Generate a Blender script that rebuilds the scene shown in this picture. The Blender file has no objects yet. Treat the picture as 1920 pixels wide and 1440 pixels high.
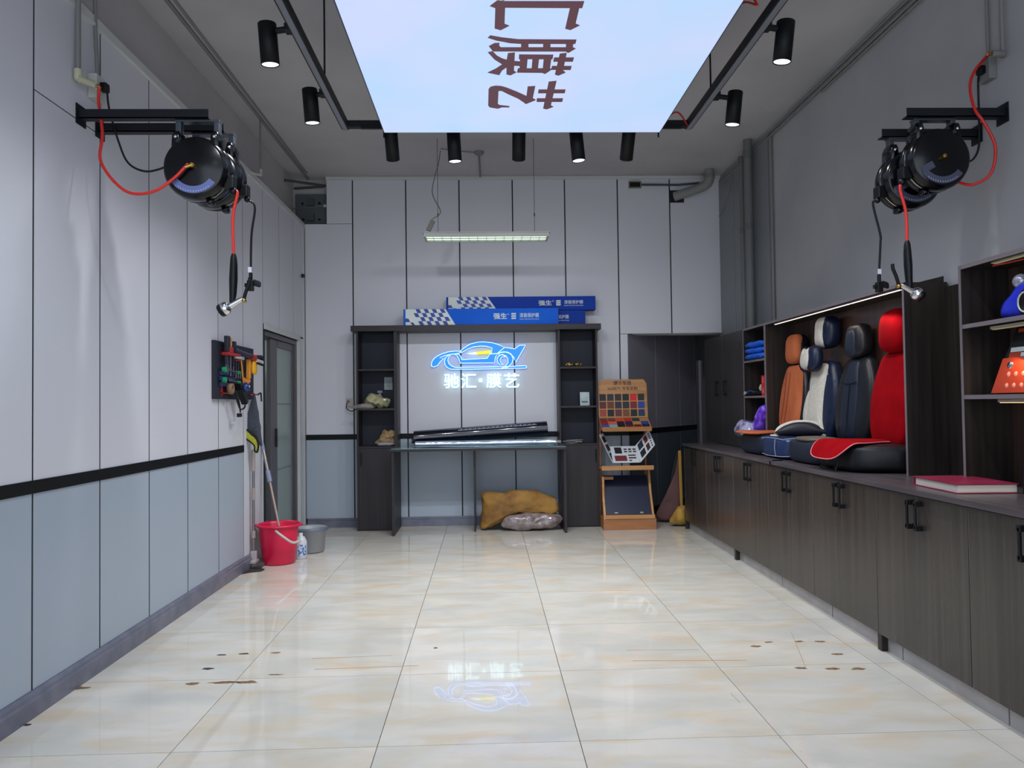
import bpy, bmesh, math, random
from mathutils import Vector, Matrix, noise
C = bpy.context.scene.collection
SC = bpy.context.scene
R = random.Random(7)

# ------------------------------------------------------------------ camera
cd = bpy.data.cameras.new('camera'); cam = bpy.data.objects.new('camera', cd); C.objects.link(cam)
cd.sensor_fit = 'HORIZONTAL'; cd.sensor_width = 36; cd.lens = 26.934; cd.clip_start = .05
cam.matrix_world = Matrix(((0.99936, 0.012228, -0.033608, 0), (-0.03328, -0.026144, -0.999104, 0),
                           (-0.013095, 0.999583, -0.02572, 1.3416), (0, 0, 0, 1)))
SC.camera = cam
SC.view_settings.view_transform = 'Standard'; SC.view_settings.look = 'None'
SC.view_settings.gamma = 1; SC.view_settings.exposure = 0.0
SC.view_settings.use_curve_mapping = False
# ------------------------------------------------------------------ world: overcast daylight through the open shop front
w = bpy.data.worlds.new('world'); SC.world = w; w.use_nodes = True
w.node_tree.nodes['Background'].inputs[0].default_value = (.78, .87, 1, 1)
w.node_tree.nodes['Background'].inputs[1].default_value = 2.25


def lin(c):
    return tuple(((v / 255) / 12.92 if v / 255 <= .04045 else ((v / 255 + .055) / 1.055) ** 2.4) for v in c)


def lamp(kind, name, loc, energy, col=(1, 1, 1), target=None, **k):
    d = bpy.data.lights.new(name, kind); d.energy = energy; d.color = col
    for a, b in k.items(): setattr(d, a, b)
    o = bpy.data.objects.new(name, d); C.objects.link(o); o.location = loc
    if target is not None:
        o.rotation_euler = (Vector(target) - Vector(loc)).to_track_quat('-Z', 'Y').to_euler()
    return o


# ------------------------------------------------------------------ materials
MATS = {}


def mat(name, c, rough=.5, metal=0., spec=.5, c2=None, scale=(6, 6, 6), detail=4, mix=(.35, .65), bump=0., bscale=None,
        emit=None, es=0., trans=0., alpha=1., coat=0., sheen=0., objrand=False):
    if name in MATS: return MATS[name]
    m = bpy.data.materials.new(name); m.use_nodes = True; MATS[name] = m
    nt = m.node_tree; b = nt.nodes['Principled BSDF']; L = nt.links.new
    b.inputs['Base Color'].default_value = (*lin(c), 1)
    b.inputs['Roughness'].default_value = rough; b.inputs['Metallic'].default_value = metal
    b.inputs['Specular IOR Level'].default_value = spec
    b.inputs['Transmission Weight'].default_value = trans; b.inputs['Alpha'].default_value = alpha
    b.inputs['Coat Weight'].default_value = coat; b.inputs['Sheen Weight'].default_value = sheen
    if emit is not None:
        b.inputs['Emission Color'].default_value = (*lin(emit), 1); b.inputs['Emission Strength'].default_value = es
    if c2 is not None or bump:
        tc = nt.nodes.new('ShaderNodeTexCoord'); mp = nt.nodes.new('ShaderNodeMapping'); mp.inputs['Scale'].default_value = scale
        L(tc.outputs['Object'], mp.inputs[0])
        if objrand:
            oi = nt.nodes.new('ShaderNodeObjectInfo'); vm = nt.nodes.new('ShaderNodeVectorMath'); vm.operation = 'MULTIPLY_ADD'
            vm.inputs[0].default_value = (37, 91, 13); L(oi.outputs['Random'], vm.inputs[1]); L(mp.outputs[0], vm.inputs[2]); src = vm.outputs[0]
        else: src = mp.outputs[0]
        n = nt.nodes.new('ShaderNodeTexNoise'); n.inputs['Scale'].default_value = 1; n.inputs['Detail'].default_value = detail
        L(src, n.inputs['Vector'])
        if c2 is not None:
            r = nt.nodes.new('ShaderNodeValToRGB'); r.color_ramp.elements[0].position = mix[0]; r.color_ramp.elements[1].position = mix[1]
            r.color_ramp.elements[0].color = (*lin(c), 1); r.color_ramp.elements[1].color = (*lin(c2), 1)
            L(n.outputs[0], r.inputs[0]); L(r.outputs[0], b.inputs['Base Color'])
        if bump:
            bu = nt.nodes.new('ShaderNodeBump'); bu.inputs['Strength'].default_value = bump; bu.inputs['Distance'].default_value = .01
            L(n.outputs[0], bu.inputs['Height']); L(bu.outputs[0], b.inputs['Normal'])
    return m


def floor_mat():
    m = bpy.data.materials.new('cream_marble_tile'); m.use_nodes = True; nt = m.node_tree; b = nt.nodes['Principled BSDF']; L = nt.links.new
    N = nt.nodes.new
    tc = N('ShaderNodeTexCoord'); oi = N('ShaderNodeObjectInfo')
    def noise_(scale, det, dist=0., rand=True):
        mp = N('ShaderNodeMapping'); mp.inputs['Scale'].default_value = scale; L(tc.outputs['Object'], mp.inputs[0])
        vm = N('ShaderNodeVectorMath'); vm.operation = 'MULTIPLY_ADD'; vm.inputs[0].default_value = (53, 29, 71) if rand else (0, 0, 0)
        L(oi.outputs['Random'], vm.inputs[1]); L(mp.outputs[0], vm.inputs[2])
        n = N('ShaderNodeTexNoise'); n.inputs['Scale'].default_value = 1; n.inputs['Detail'].default_value = det; n.inputs['Distortion'].default_value = dist
        L(vm.outputs[0], n.inputs['Vector']); return n.outputs[0]
    def ramp(src, a, bb, ca, cb):
        r = N('ShaderNodeValToRGB'); r.color_ramp.elements[0].position = a; r.color_ramp.elements[1].position = bb
        r.color_ramp.elements[0].color = (*ca, 1); r.color_ramp.elements[1].color = (*cb, 1); L(src, r.inputs[0]); return r.outputs[0]
    base = ramp(noise_((2.0, 4, 1), 6, .6), .35, .65, lin((190, 188, 180)), lin((206, 200, 190)))
    warm = ramp(noise_((2.6, 6.5, 1), 9, .7), .47, .72, (0, 0, 0), (.62, .62, .62))
    mx = N('ShaderNodeMix'); mx.data_type = 'RGBA'; L(warm, mx.inputs[0]); L(base, mx.inputs[6]); mx.inputs[7].default_value = (*lin((198, 176, 142)), 1)
    dirt = ramp(noise_((45, 60, 1), 3, 0, False), .71, .78, (0, 0, 0), (.35, .35, .35))
    m2 = N('ShaderNodeMix'); m2.data_type = 'RGBA'; L(dirt, m2.inputs[0]); L(mx.outputs[2], m2.inputs[6]); m2.inputs[7].default_value = (*lin((95, 75, 55)), 1)
    L(m2.outputs[2], b.inputs['Base Color'])
    rg = ramp(noise_((1.3, 1.6, 1), 5, .5, False), .35, .7, (.02,) * 3, (.055,) * 3); L(rg, b.inputs['Roughness'])
    n = noise_((3, 3, 3), 2, 0, False); bu = N('ShaderNodeBump'); bu.inputs['Strength'].default_value = .03; bu.inputs['Distance'].default_value = .02
    L(n, bu.inputs['Height']); L(bu.outputs[0], b.inputs['Normal'])
    return m


def print_mat(name, c, **k): return mat(name, c, rough=.5, **k)


WOOD = mat('walnut_laminate', (34, 29, 28), rough=.4, spec=.35, c2=(50, 43, 39), scale=(38, 38, 1.1), detail=6, objrand=True)
WOODL = mat('walnut_door_laminate', (48, 43, 40), rough=.27, spec=.6, c2=(64, 58, 53), scale=(26, 26, .7), detail=4, objrand=True)
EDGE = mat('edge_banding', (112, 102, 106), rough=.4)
CTOP = mat('counter_laminate', (64, 58, 62), rough=.3, c2=(82, 74, 78), scale=(30, 2, 10), detail=5)
PANU = mat('upper_wall_panel', (204, 205, 212), rough=.45, c2=(208, 208, 215), scale=(.6, .6, .6), objrand=True)
PANL = mat('lower_wall_panel', (160, 171, 184), rough=.42, c2=(164, 175, 187), scale=(.6, .6, .6), objrand=True)
PANG = mat('grey_wall_panel', (124, 127, 130), rough=.45)
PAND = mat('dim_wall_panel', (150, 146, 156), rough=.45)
GROOVE = mat('dark_joint', (5, 9, 16), rough=.6)
STRIP = mat('black_strip', (4, 6, 12), rough=.5, spec=.25)
PLAST = mat('grey_plaster', (174, 172, 174), rough=.85, c2=(185, 183, 184), scale=(1.3, 1.3, 1.3), detail=6, bump=.06)
PLASTR = mat('grey_wall_plaster', (158, 158, 161), rough=.8, c2=(171, 170, 172), scale=(1.1, 1.1, 1.1), detail=6, bump=.05)
CORN = mat('white_trim', (196, 198, 196), rough=.5)
STONE = mat('grey_stone_skirting', (92, 96, 112), rough=.3, c2=(112, 112, 126), scale=(9, 9, 9), detail=6)
STONE2 = mat('light_stone_plinth', (150, 148, 150), rough=.3, c2=(168, 164, 164), scale=(6, 6, 6), detail=6)
BLK = mat('black_plastic', (5, 7, 11), rough=.4, spec=.3)
BLKM = mat('matt_black_metal', (6, 8, 13), rough=.55, spec=.3)
BLKG = mat('gloss_black_plastic', (4, 6, 10), rough=.2, spec=.4)
CHR = mat('chrome', (215, 215, 215), rough=.12, metal=1)
STEEL = mat('galvanised_steel', (88, 94, 102), rough=.35, metal=.7)
DSTEEL = mat('dark_painted_steel', (18, 21, 28), rough=.5, spec=.3)
BRASS = mat('brass', (190, 150, 80), rough=.3, metal=1)
REDH = mat('red_rubber_hose', (205, 40, 32), rough=.4)
WHT = mat('white_plastic', (190, 190, 182), rough=.45)
GREYP = mat('grey_pipe', (122, 122, 120), rough=.6)
RED = mat('red_plastic', (180, 25, 25), rough=.4)
WOODN = mat('natural_beech', (172, 120, 72), rough=.45, c2=(192, 140, 88), scale=(3, 30, 30), detail=5)
WOODND = mat('darker_beech', (150, 98, 60), rough=.5, c2=(168, 112, 70), scale=(3, 30, 30), detail=5)


# ------------------------------------------------------------------ mesh builder
def smooth_closed(pts, n=4):
    out = []; k = len(pts)
    for i in range(k):
        p0, p1, p2, p3 = (Vector(pts[(i + j) % k]) for j in (-1, 0, 1, 2))
        for s in range(n):
            t = s / n
            out.append(.5 * ((2 * p1) + (p2 - p0) * t + (2 * p0 - 5 * p1 + 4 * p2 - p3) * t * t + (3 * p1 - p0 - 3 * p2 + p3) * t ** 3))
    return out


def smooth_open(pts, n=6):
    P = [Vector(p) for p in pts]; P = [2 * P[0] - P[1]] + P + [2 * P[-1] - P[-2]]; out = []
    for i in range(1, len(P) - 2):
        p0, p1, p2, p3 = P[i - 1:i + 3]
        for s in range(n):
            t = s / n
            out.append(.5 * ((2 * p1) + (p2 - p0) * t + (2 * p0 - 5 * p1 + 4 * p2 - p3) * t * t + (3 * p1 - p0 - 3 * p2 + p3) * t ** 3))
    out.append(P[-2]); return out


def rrect(w_, h_, r, n=4):
    o = []
    for cx, cy, a0 in ((w_ / 2 - r, h_ / 2 - r, 0), (-w_ / 2 + r, h_ / 2 - r, 90), (-w_ / 2 + r, -h_ / 2 + r, 180), (w_ / 2 - r, -h_ / 2 + r, 270)):
        for i in range(n + 1):
            a = math.radians(a0 + 90 * i / n); o.append((cx + r * math.cos(a), cy + r * math.sin(a)))
    return o


def frame(o, u, v):
    """matrix with columns u, v, u x v and origin o"""
    u = Vector(u).normalized(); v = Vector(v).normalized(); w_ = u.cross(v).normalized()
    return Matrix(((u.x, v.x, w_.x, o[0]), (u.y, v.y, w_.y, o[1]), (u.z, v.z, w_.z, o[2]), (0, 0, 0, 1)))


class MB:
    def __init__(s): s.v = []; s.f = []; s.sm = []
    def add(s, vs, fs, sm=False):
        b = len(s.v); s.v += [Vector(q) for q in vs]; s.f += [tuple(b + i for i in f) for f in fs]; s.sm += [sm] * len(fs); return s
    def box(s, a, b, bev=0.):
        (x0, y0, z0), (x1, y1, z1) = a, b
        x0, x1 = sorted((x0, x1)); y0, y1 = sorted((y0, y1)); z0, z1 = sorted((z0, z1))
        if bev <= 0:
            return s.add([(x0, y0, z0), (x1, y0, z0), (x1, y1, z0), (x0, y1, z0), (x0, y0, z1), (x1, y0, z1), (x1, y1, z1), (x0, y1, z1)],
                         [(0, 3, 2, 1), (4, 5, 6, 7), (0, 1, 5, 4), (1, 2, 6, 5), (2, 3, 7, 6), (3, 0, 4, 7)])
        bm = bmesh.new(); bmesh.ops.create_cube(bm, size=1)
        for v in bm.verts: v.co = Vector(((x0 + x1) / 2 + v.co.x * (x1 - x0), (y0 + y1) / 2 + v.co.y * (y1 - y0), (z0 + z1) / 2 + v.co.z * (z1 - z0)))
        bmesh.ops.bevel(bm, geom=list(bm.edges), offset=bev, segments=2, affect='EDGES', profile=.6)
        bm.verts.index_update(); s.add([v.co.copy() for v in bm.verts], [[v.index for v in f.verts] for f in bm.faces]); bm.free(); return s
    def obox(s, M, a, b, bev=0.):
        n = len(s.v); s.box(a, b, bev)
        for i in range(n, len(s.v)): s.v[i] = M @ s.v[i]
        return s
    def beam(s, p, q, wd, ht, up=(0, 0, 1)):
        p = Vector(p); q = Vector(q); d = (q - p).normalized(); r = d.cross(Vector(up)).normalized(); u = r.cross(d)
        vs = []
        for c in (p, q):
            for a, b in ((-1, -1), (1, -1), (1, 1), (-1, 1)): vs.append(c + r * a * wd / 2 + u * b * ht / 2)
        return s.add(vs, [(0, 1, 2, 3), (7, 6, 5, 4), (0, 4, 5, 1), (1, 5, 6, 2), (2, 6, 7, 3), (3, 7, 4, 0)])
    def tube(s, path, r, n=10, cap=True, r2=None):
        P = [Vector(p) for p in path]; k = len(P)
        t = (P[1] - P[0]).normalized(); a = Vector((0, 0, 1)) if abs(t.z) < .9 else Vector((1, 0, 0)); u = t.cross(a).normalized()
        vs = []
        for i, c in enumerate(P):
            t = (P[min(i + 1, k - 1)] - P[max(i - 1, 0)]).normalized(); u = (u - t * u.dot(t)).normalized(); w_ = t.cross(u)
            rr = r if r2 is None else r + (r2 - r) * i / (k - 1)
            if isinstance(r, (list, tuple)): rr = r[i]
            for j in range(n):
                an = 2 * math.pi * j / n; vs.append(c + u * math.cos(an) * rr + w_ * math.sin(an) * rr)
        fs = [(i * n + j, i * n + (j + 1) % n, (i + 1) * n + (j + 1) % n, (i + 1) * n + j) for i in range(k - 1) for j in range(n)]
        s.add(vs, fs, True)
        if cap: s.add(vs[:n], [tuple(reversed(range(n)))]); s.add(vs[-n:], [tuple(range(n))])
        return s
    def lathe(s, M, prof, n=28, a0=0., a1=360.):
        """prof: (radius, height) along local z of M"""
        full = a1 - a0 >= 359.9; m = n if full else n + 1
        vs = []
        for rr, h in prof:
            for j in range(m):
                a = math.radians(a0 + (a1 - a0) * j / n); vs.append(M @ Vector((rr * math.cos(a), rr * math.sin(a), h)))
        fs = []
        for i in range(len(prof) - 1):
            for j in range(n):
                j2 = (j + 1) % m; fs.append((i * m + j, i * m + j2, (i + 1) * m + j2, (i + 1) * m + j))
        return s.add(vs, fs, True)
    def prism(s, M, pts, d0, d1):
        k = len(pts); ar = sum(pts[i][0] * pts[(i + 1) % k][1] - pts[(i + 1) % k][0] * pts[i][1] for i in range(k))
        if ar < 0: pts = list(reversed(pts))
        vs = [M @ Vector((p[0], p[1], d0)) for p in pts] + [M @ Vector((p[0], p[1], d1)) for p in pts]
        up = d1 > d0
        fs = [tuple(range(k - 1, -1, -1)), tuple(range(k, 2 * k))] + [(i, (i + 1) % k, k + (i + 1) % k, k + i) for i in range(k)]
        if not up: fs = [tuple(reversed(f)) for f in fs]
        return s.add(vs, fs)
    def inflate(s, M, outline, T, p=2.5, rings=7, flat_back=False, warp=None, c=None):
        k = len(outline)
        cx = sum(q[0] for q in outline) / k; cy = sum(q[1] for q in outline) / k
        if c: cx, cy = c
        def ring(th, sg):
            sc = math.cos(th) ** (2 / p); h = math.sin(th) ** (2 / p) * T * sg
            return [Vector((cx + (q[0] - cx) * sc, cy + (q[1] - cy) * sc, h)) for q in outline]
        ths = [math.pi / 2 * i / rings for i in range(rings)]
        rows = [ring(t, 1) for t in reversed(ths)]
        if not flat_back: rows += [ring(t, -1) for t in ths[1:]]
        vs = [v for r_ in rows for v in r_]; n = len(rows)
        fs = [(i * k + j, (i + 1) * k + j, (i + 1) * k + (j + 1) % k, i * k + (j + 1) % k) for i in range(n - 1) for j in range(k)]
        t0 = len(vs); vs.append(Vector((cx, cy, T))); fs += [(t0, j, (j + 1) % k) for j in range(k)]
        if not flat_back:
            t1 = len(vs); vs.append(Vector((cx, cy, -T))); o = (n - 1) * k; fs += [(t1, o + (j + 1) % k, o + j) for j in range(k)]
        else: fs.append(tuple(reversed([(n - 1) * k + j for j in range(k)])))
        if warp: vs = [Vector(warp(v)) for v in vs]
        return s.add([M @ v for v in vs], fs, True)
    def rough(s, amp, sc, seed=0., start=0):
        for i in range(start, len(s.v)):
            q = s.v[i]; s.v[i] = q + noise.noise_vector(q * sc + Vector((seed, seed * 1.7, -seed))) * amp
        return s
    def build(s, name, m, parent=None, sm=None):
        me = bpy.data.meshes.new(name); off = Vector((0, 0, 0))
        q = parent
        while q is not None: off += Vector(q.location); q = q.parent
        me.from_pydata([v - off for v in s.v], [], s.f)
        me.polygons.foreach_set('use_smooth', s.sm if sm is None else [sm] * len(s.f))
        me.materials.append(m); me.update()
        o = bpy.data.objects.new(name, me); C.objects.link(o)
        if parent is not None: o.parent = parent
        return o


def thing(name, label, cat, loc, group=None):
    o = bpy.data.objects.new(name, None); C.objects.link(o); o.location = loc; o.empty_display_size = .1
    o['label'] = label; o['category'] = cat
    if group: o['group'] = group
    return o


def tag(o, label, cat, group=None):
    o['label'] = label; o['category'] = cat
    if group: o['group'] = group
    return o


def struct(o, label=None):
    o['kind'] = 'structure'
    if label: o['label'] = label
    return o


def copy_tree(o, parent=None):
    c = o.copy(); C.objects.link(c); c.parent = parent
    for ch in list(o.children): copy_tree(ch, c)
    return c


def text_obj(name, body, size, M, m, parent=None, depth=.001, bold=.0, width=None, height=None):
    """lettering as a mesh in M's xy plane, centred, scaled to width x height"""
    cu = bpy.data.curves.new(name, 'FONT'); cu.body = body; cu.size = size; cu.offset = bold * size; cu.extrude = depth
    cu.resolution_u = 3
    t = bpy.data.objects.new(name, cu); C.objects.link(t); bpy.context.view_layer.update()
    dg = bpy.context.evaluated_depsgraph_get(); me = bpy.data.meshes.new_from_object(t.evaluated_get(dg))
    bpy.data.objects.remove(t)
    xs = [v.co.x for v in me.vertices]; ys = [v.co.y for v in me.vertices]
    if not xs: return None
    cx, cy = (min(xs) + max(xs)) / 2, (min(ys) + max(ys)) / 2
    sx = (width / (max(xs) - min(xs))) if width else 1; sy = (height / (max(ys) - min(ys))) if height else sx
    off = Vector((0, 0, 0)); q = parent
    while q is not None: off += Vector(q.location); q = q.parent
    for v in me.vertices: v.co = (M @ Vector(((v.co.x - cx) * sx, (v.co.y - cy) * sy, v.co.z))) - off
    me.materials.clear(); me.materials.append(m)
    o = bpy.data.objects.new(name, me); C.objects.link(o)
    if parent is not None: o.parent = parent
    return o


XZ = lambda x, y, z: frame((x, y, z), (1, 0, 0), (0, 0, 1))     # faces -y (towards the shop front)
I4 = Matrix.Identity(4)

# ================================================================== SETTING
CZ = 3.91      # ceiling height
LX, RX, RY = -2.01, 2.69, 8.58
FY = -1.0
# floor with its tiles
fl = struct(MB().box((-2.3, FY, -.12), (2.95, 10.9, -.012)).build('floor', mat('dark_grout', (90, 86, 78), rough=.8)), 'polished cream marble tiled floor')
FM = floor_mat()
xs = [-2.3, -2.046, -1.246, -.446, .354, 1.154, 1.954, 2.69, 2.95]; ys = [FY] + [3.065 + .8 * k for k in range(-5, 10)] + [10.9]
for j in range(len(ys) - 1):
    for i in range(len(xs) - 1):
        g = .0016 if abs(xs[i + 1] - xs[i]) > .3 or i else .0016
        MB().box((xs[i] + g, ys[j] + g, -.012), (xs[i + 1] - g, ys[j + 1] - g, 0)).build('tile', FM, fl)
# brown scuff marks and rust prints stuck on the tiles
STN = mat('brown_rust_stain', (88, 62, 42), rough=.8, c2=(140, 105, 70), scale=(60, 60, 60), detail=5)
STK = mat('dark_stain', (48, 40, 34), rough=.8)
for pt, sx, sy, m_ in (
        ((-1.454,4.243,0.000), .03, .012, STK), ((-1.334,4.252,0.000), .03, .012, STK), ((-1.166,4.258,0.000), .03, .012, STN), ((-1.447,4.025,0.000), .03, .016, STK),
        ((-1.446,3.814,0.000), .035, .016, STN), ((-1.291,3.818,0.000), .085, .017, STN), ((-1.180,3.817,0.000), .05, .02, STN), ((-1.077,3.913,0.000), .04, .008, STN),
        ((1.456,4.171,0.000), .03, .016, STN), ((1.549,4.239,-0.000), .03, .013, STN), ((1.718,4.236,0.000), .03, .013, STN), ((1.835,4.227,0.000), .03, .014, STN),
        ((1.835,4.010,0.000), .035, .014, STN), ((1.556,3.818,0.000), .03, .016, STN), ((1.708,3.799,0.000), .034, .016, STN), ((1.830,3.790,0.000), .036, .016, STN),
        ((-1.968,3.794,0.000), .05, .02, STN), ((-1.974,3.371,0.000), .02, .012, STK), ((-2.003,4.138,0.000), .02, .01, STK), ((-0.296,4.275,0.000), .012, .01, STK), ((-1.951,6.394,0.000), .12, .12, STK)):
    k = 14; vs = []
    for a in range(k):
        q = .65 + .55 * R.random(); an = 2 * math.pi * a / k; vs.append((pt[0] + math.cos(an) * sx * q, pt[1] + math.sin(an) * sy * q))
    MB().prism(I4, vs, .0002, .0008).build('stain', m_, fl)

SCR = mat('long_scuff', (168, 140, 112), rough=.6)
for (a, b, w_) in (((0.742,4.161,-0.000), (1.130,4.141,0.000), .006), ((0.741,3.989,0.000), (1.328,3.954,0.000), .008), ((-0.944,4.145,0.000), (-0.523,4.166,0.000), .005), ((-0.893,3.977,0.000), (-0.365,3.995,0.000), .006), ((1.745,4.413,0.000), (1.587,3.839,0.000), .003), ((1.104,3.516,0.000), (1.110,3.403,0.000), .003)):
    MB().beam((a[0], a[1], .0004), (b[0], b[1], .0004), w_, .0006).build('scuff', SCR, fl)

# ceiling
ce = struct(MB().box((-2.3, FY, CZ), (2.95, 8.9, CZ + .15)).build('ceiling', PLAST), 'grey painted ceiling')

# left wall : old wall behind, furring in front with separate cladding panels, doorway
D0, D1, DH = 7.04, 8.29, 2.05
wl = MB()
for a, b in (((-2.35, FY, 0), (-2.16, D0, CZ)), ((-2.35, D0, DH), (-2.16, D1, CZ)), ((-2.35, D1, 0), (-2.16, 8.85, CZ))): wl.box(a, b)
wl = struct(wl.build('wall_left', PLAST), 'left wall clad in pale vertical panels')
fu = MB()
for a, b in (((-2.16, FY, 0), (-2.012, D0, 3.335)), ((-2.16, D0, DH), (-2.012, D1, 3.335)), ((-2.16, D1, 0), (-2.012, 8.7, 3.335))): fu.box(a, b)
fu.build('furring', GROOVE, wl)
J = [3.467 - .59 * k for k in range(7, 0, -1)] + [3.467, 4.058, 4.640, 5.228, 5.82, 6.41, 6.98, 7.53, 8.08, 8.57]
g = .007
def lp(y0, y1, z0, z1, m_, x=LX): MB().box((-2.0119, y0 + g, z0), (x, y1 - g, z1)).build('wall_panel', m_, wl)
for a, b in zip(J[:-1], J[1:]):
    if b < 6.5:
        if abs(a - 3.467) < .01:
            lp(a, b, 1.03, 2.776, PANU); lp(a, b, 2.782, 3.32, PANU)
        else: lp(a, b, 1.03, 3.32, PANU)
        lp(a, b, .112, .972, PANL)
    elif a < 6.5:
        lp(a, b, 0, 3.32, PANU)
    else: lp(a, b, 2.10, 3.32, PANU)
lp(8.30, 8.57, 0, 2.08, PANU)
struct(MB().box((-2.023, FY, .972), (LX + .006, 6.41, 1.03), .002).build('trim_1', STRIP), 'black dado strip along the left wall')
sk = MB().prism(frame((0, FY, 0), (1, 0, 0), (0, 0, 1)), [(-2.02, 0), (-1.985, 0), (-1.985, .075), (-1.992, .083), (-1.992, .098), (-2.0, .108), (-2.02, .112)], 0, -(6.6 - FY))
struct(sk.build('baseboard_left', STONE), 'grey stone skirting on the left')
struct(MB().box((-2.16, FY, 3.335), (LX + .012, 8.6, 3.375), .003).box((-2.023, FY, 3.32), (LX + .018, 8.6, 3.337)).build('trim_2', CORN), 'white capping on the left cladding')
# doorway trim
tr = MB().box((-2.03, D0 - .03, DH), (LX + .01, D1 + .04, DH + .05), .002).box((-2.03, D1 - .0015, 0), (LX + .012, D1 + .045, DH)).box((-2.03, 8.50, 0), (LX + .006, 8.565, 3.32), .003)
struct(tr.build('trim_3', CORN), 'pale jamb and corner bead')

# sliding door, aluminium frame and glass leaf
FRM = mat('bronze_grey_aluminium', (92, 88, 94), rough=.4, metal=.2)
GLS = mat('frosted_glass', (168, 186, 184), rough=.32, trans=.35, alpha=1)
dr = thing('door_1', 'sliding glass door in the left wall', 'door', (-2.1, D0, 0)); del dr['category']; struct(dr)
MB().box((-2.15, D0, 2.0), (-2.03, D1, DH - .002), .002).box((-2.15, D1 - .05, 0), (-2.03, D1 - .004, 2.0), .002).box((-2.15, D0 + .001, 0), (-2.03, D0 + .025, 2.0)).box((-2.15, D0 + .03, .001), (-2.03, D1, .012)).build('door_frame', FRM, dr)
leaf = MB().box((-2.09, 7.37, .015), (-2.05, 7.46, 1.995), .003).box((-2.088, 7.463, .015), (-2.054, 7.60, 1.995), .003).box((-2.09, D1 - .10, .015), (-2.05, D1 - .05, 1.995)).box((-2.09, 7.60, 1.93), (-2.05, D1 - .1, 1.995)).box((-2.09, 7.60, .015), (-2.05, D1 - .1, .09))
leaf = leaf.build('door_leaf', FRM, dr)
MB().box((-2.073, 7.60, .09), (-2.067, D1 - .10, 1.93)).build('pane', GLS, leaf)
MB().box((-2.066, 7.60, 1.365), (-2.060, D1 - .1, 1.375)).box((-2.066, 7.60, .72), (-2.060, D1 - .1, .728)).build('glazing_bar', mat('grey_line', (120, 130, 132)), leaf)
MB().box((-2.05, 7.52, .95), (-2.042, 7.57, 1.13), .003).build('lock', BLK, leaf)
MB().box((-2.13, 7.62, .015), (-2.10, 7.70, 1.995), .003).box((-2.13, 7.70, 1.93), (-2.10, 8.22, 1.995)).box((-2.13, 7.70, .015), (-2.10, 8.22, .09)).build('rear_leaf', FRM, dr)

# side room seen through the gap
sr = MB().box((-4.0, 6.3, 0), (-3.9, 9.3, 2.8)).box((-4.0, 6.2, 0), (-2.35, 6.3, 2.8)).box((-4.0, 9.2, 0), (-2.35, 9.3, 2.8)).box((-4.0, 6.2, 2.7), (-2.35, 9.3, 2.8)).box((-4, 6.2, -.1), (-2.3, 9.3, 0))
struct(sr.build('wall_side_room', mat('side_room_paint', (150, 160, 152), rough=.8)), 'walls of the side room behind the sliding door')
lamp('AREA', 'side_room_fill', (-3.1, 7.8, 2.65), 22, (.85, .95, 1), target=(-3.1, 7.8, 0), size=.6)  # unseen fill light, added so the frosted door glass is lit from behind
shf = thing('storage_rack', 'dark storage rack with stock seen through the door gap', 'rack', (-3.6, 8.75, 0))
for x_ in (-3.85, -2.75): MB().box((x_, 8.5, 0), (x_ + .03, 9.1, 1.9)).build('upright', BLKM, shf)
for z in (.5, 1.0, 1.45, 1.88): MB().box((-3.82, 8.5, z), (-2.75, 9.1, z + .02)).build('shelf', DSTEEL, shf)
for i in range(8):
    x = -3.7 + .125 * i; z = (1.02, 1.47)[i % 2]
    o = MB().inflate(frame((x, 8.75, z + .14), (1, 0, 0), (0, 0, 1)), rrect(.18, .26, .05), .1, 3).rough(.03, 12, i).build('stock_bundle', mat('bundle%d' % (i % 3), ((60, 90, 50), (70, 62, 60), (110, 104, 92))[i % 3], rough=.7))
    tag(o, ('green', 'brown', 'grey')[i % 3] + ' bundle, %s from the left on the side room rack' % ('first', 'second', 'third', 'fourth', 'fifth', 'sixth', 'seventh', 'eighth')[i], 'bundle', 'bundles on the side room rack')

# rear wall
rw = struct(MB().box((-2.35, 8.70, 0), (1.6, 8.85, CZ)).box((1.6, 8.70, 2.11), (2.95, 8.85, CZ)).build('wall_rear', PLAST), 'rear wall clad in pale vertical panels')
f2 = MB().box((-1.765, 8.592, 0), (1.6, 8.7, 3.89)).box((-2.16, 8.592, 0), (-1.765, 8.7, 3.37)).box((1.6, 8.592, 2.125), (2.69, 8.7, 3.89))
f2.build('furring', GROOVE, rw)
def rp(x0, x1, z0, z1, m_): MB().box((x0 + g, RY, z0), (x1 - g, 8.592, z1), .001).build('wall_panel', m_, rw)
JX = [-2.01, -1.473, -.878, -.28, .32, .911, 1.511, 2.107, 2.69]
for i, (a, b) in enumerate(zip(JX[:-1], JX[1:])):
    z0 = 2.115 if a > 1.5 else 1.026
    if i == 0:
        rp(a, b, z0, 3.375, PANU); MB().box((-1.76, RY, 3.38), (b - g, 8.592, 3.87)).build('wall_panel', PANU, rw)
    else: rp(a, b, z0, 3.87, PANU)
    if a < 1.5: rp(a, b, .1, .968, PANL)
rp(1.511, 1.6 + g, 1.026, 2.11, PANU); rp(1.511, 1.6 + g, .1, .968, PANL)
struct(MB().box((-2.01, RY - .006, .968), (1.6, 8.592, 1.026), .002).build('trim_4', STRIP), 'black dado strip across the rear wall')
struct(MB().box((-1.99, RY - .022, 0), (1.6, 8.592, .075), .004).box((-1.99, RY - .014, .075), (1.6, 8.592, .1), .003).build('baseboard_rear', STONE), 'grey stone skirting at the rear')
struct(MB().box((-1.77, RY - .014, 3.87), (2.69, 8.7, 3.908), .003).build('trim_5', CORN), 'white capping on the rear cladding')
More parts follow.
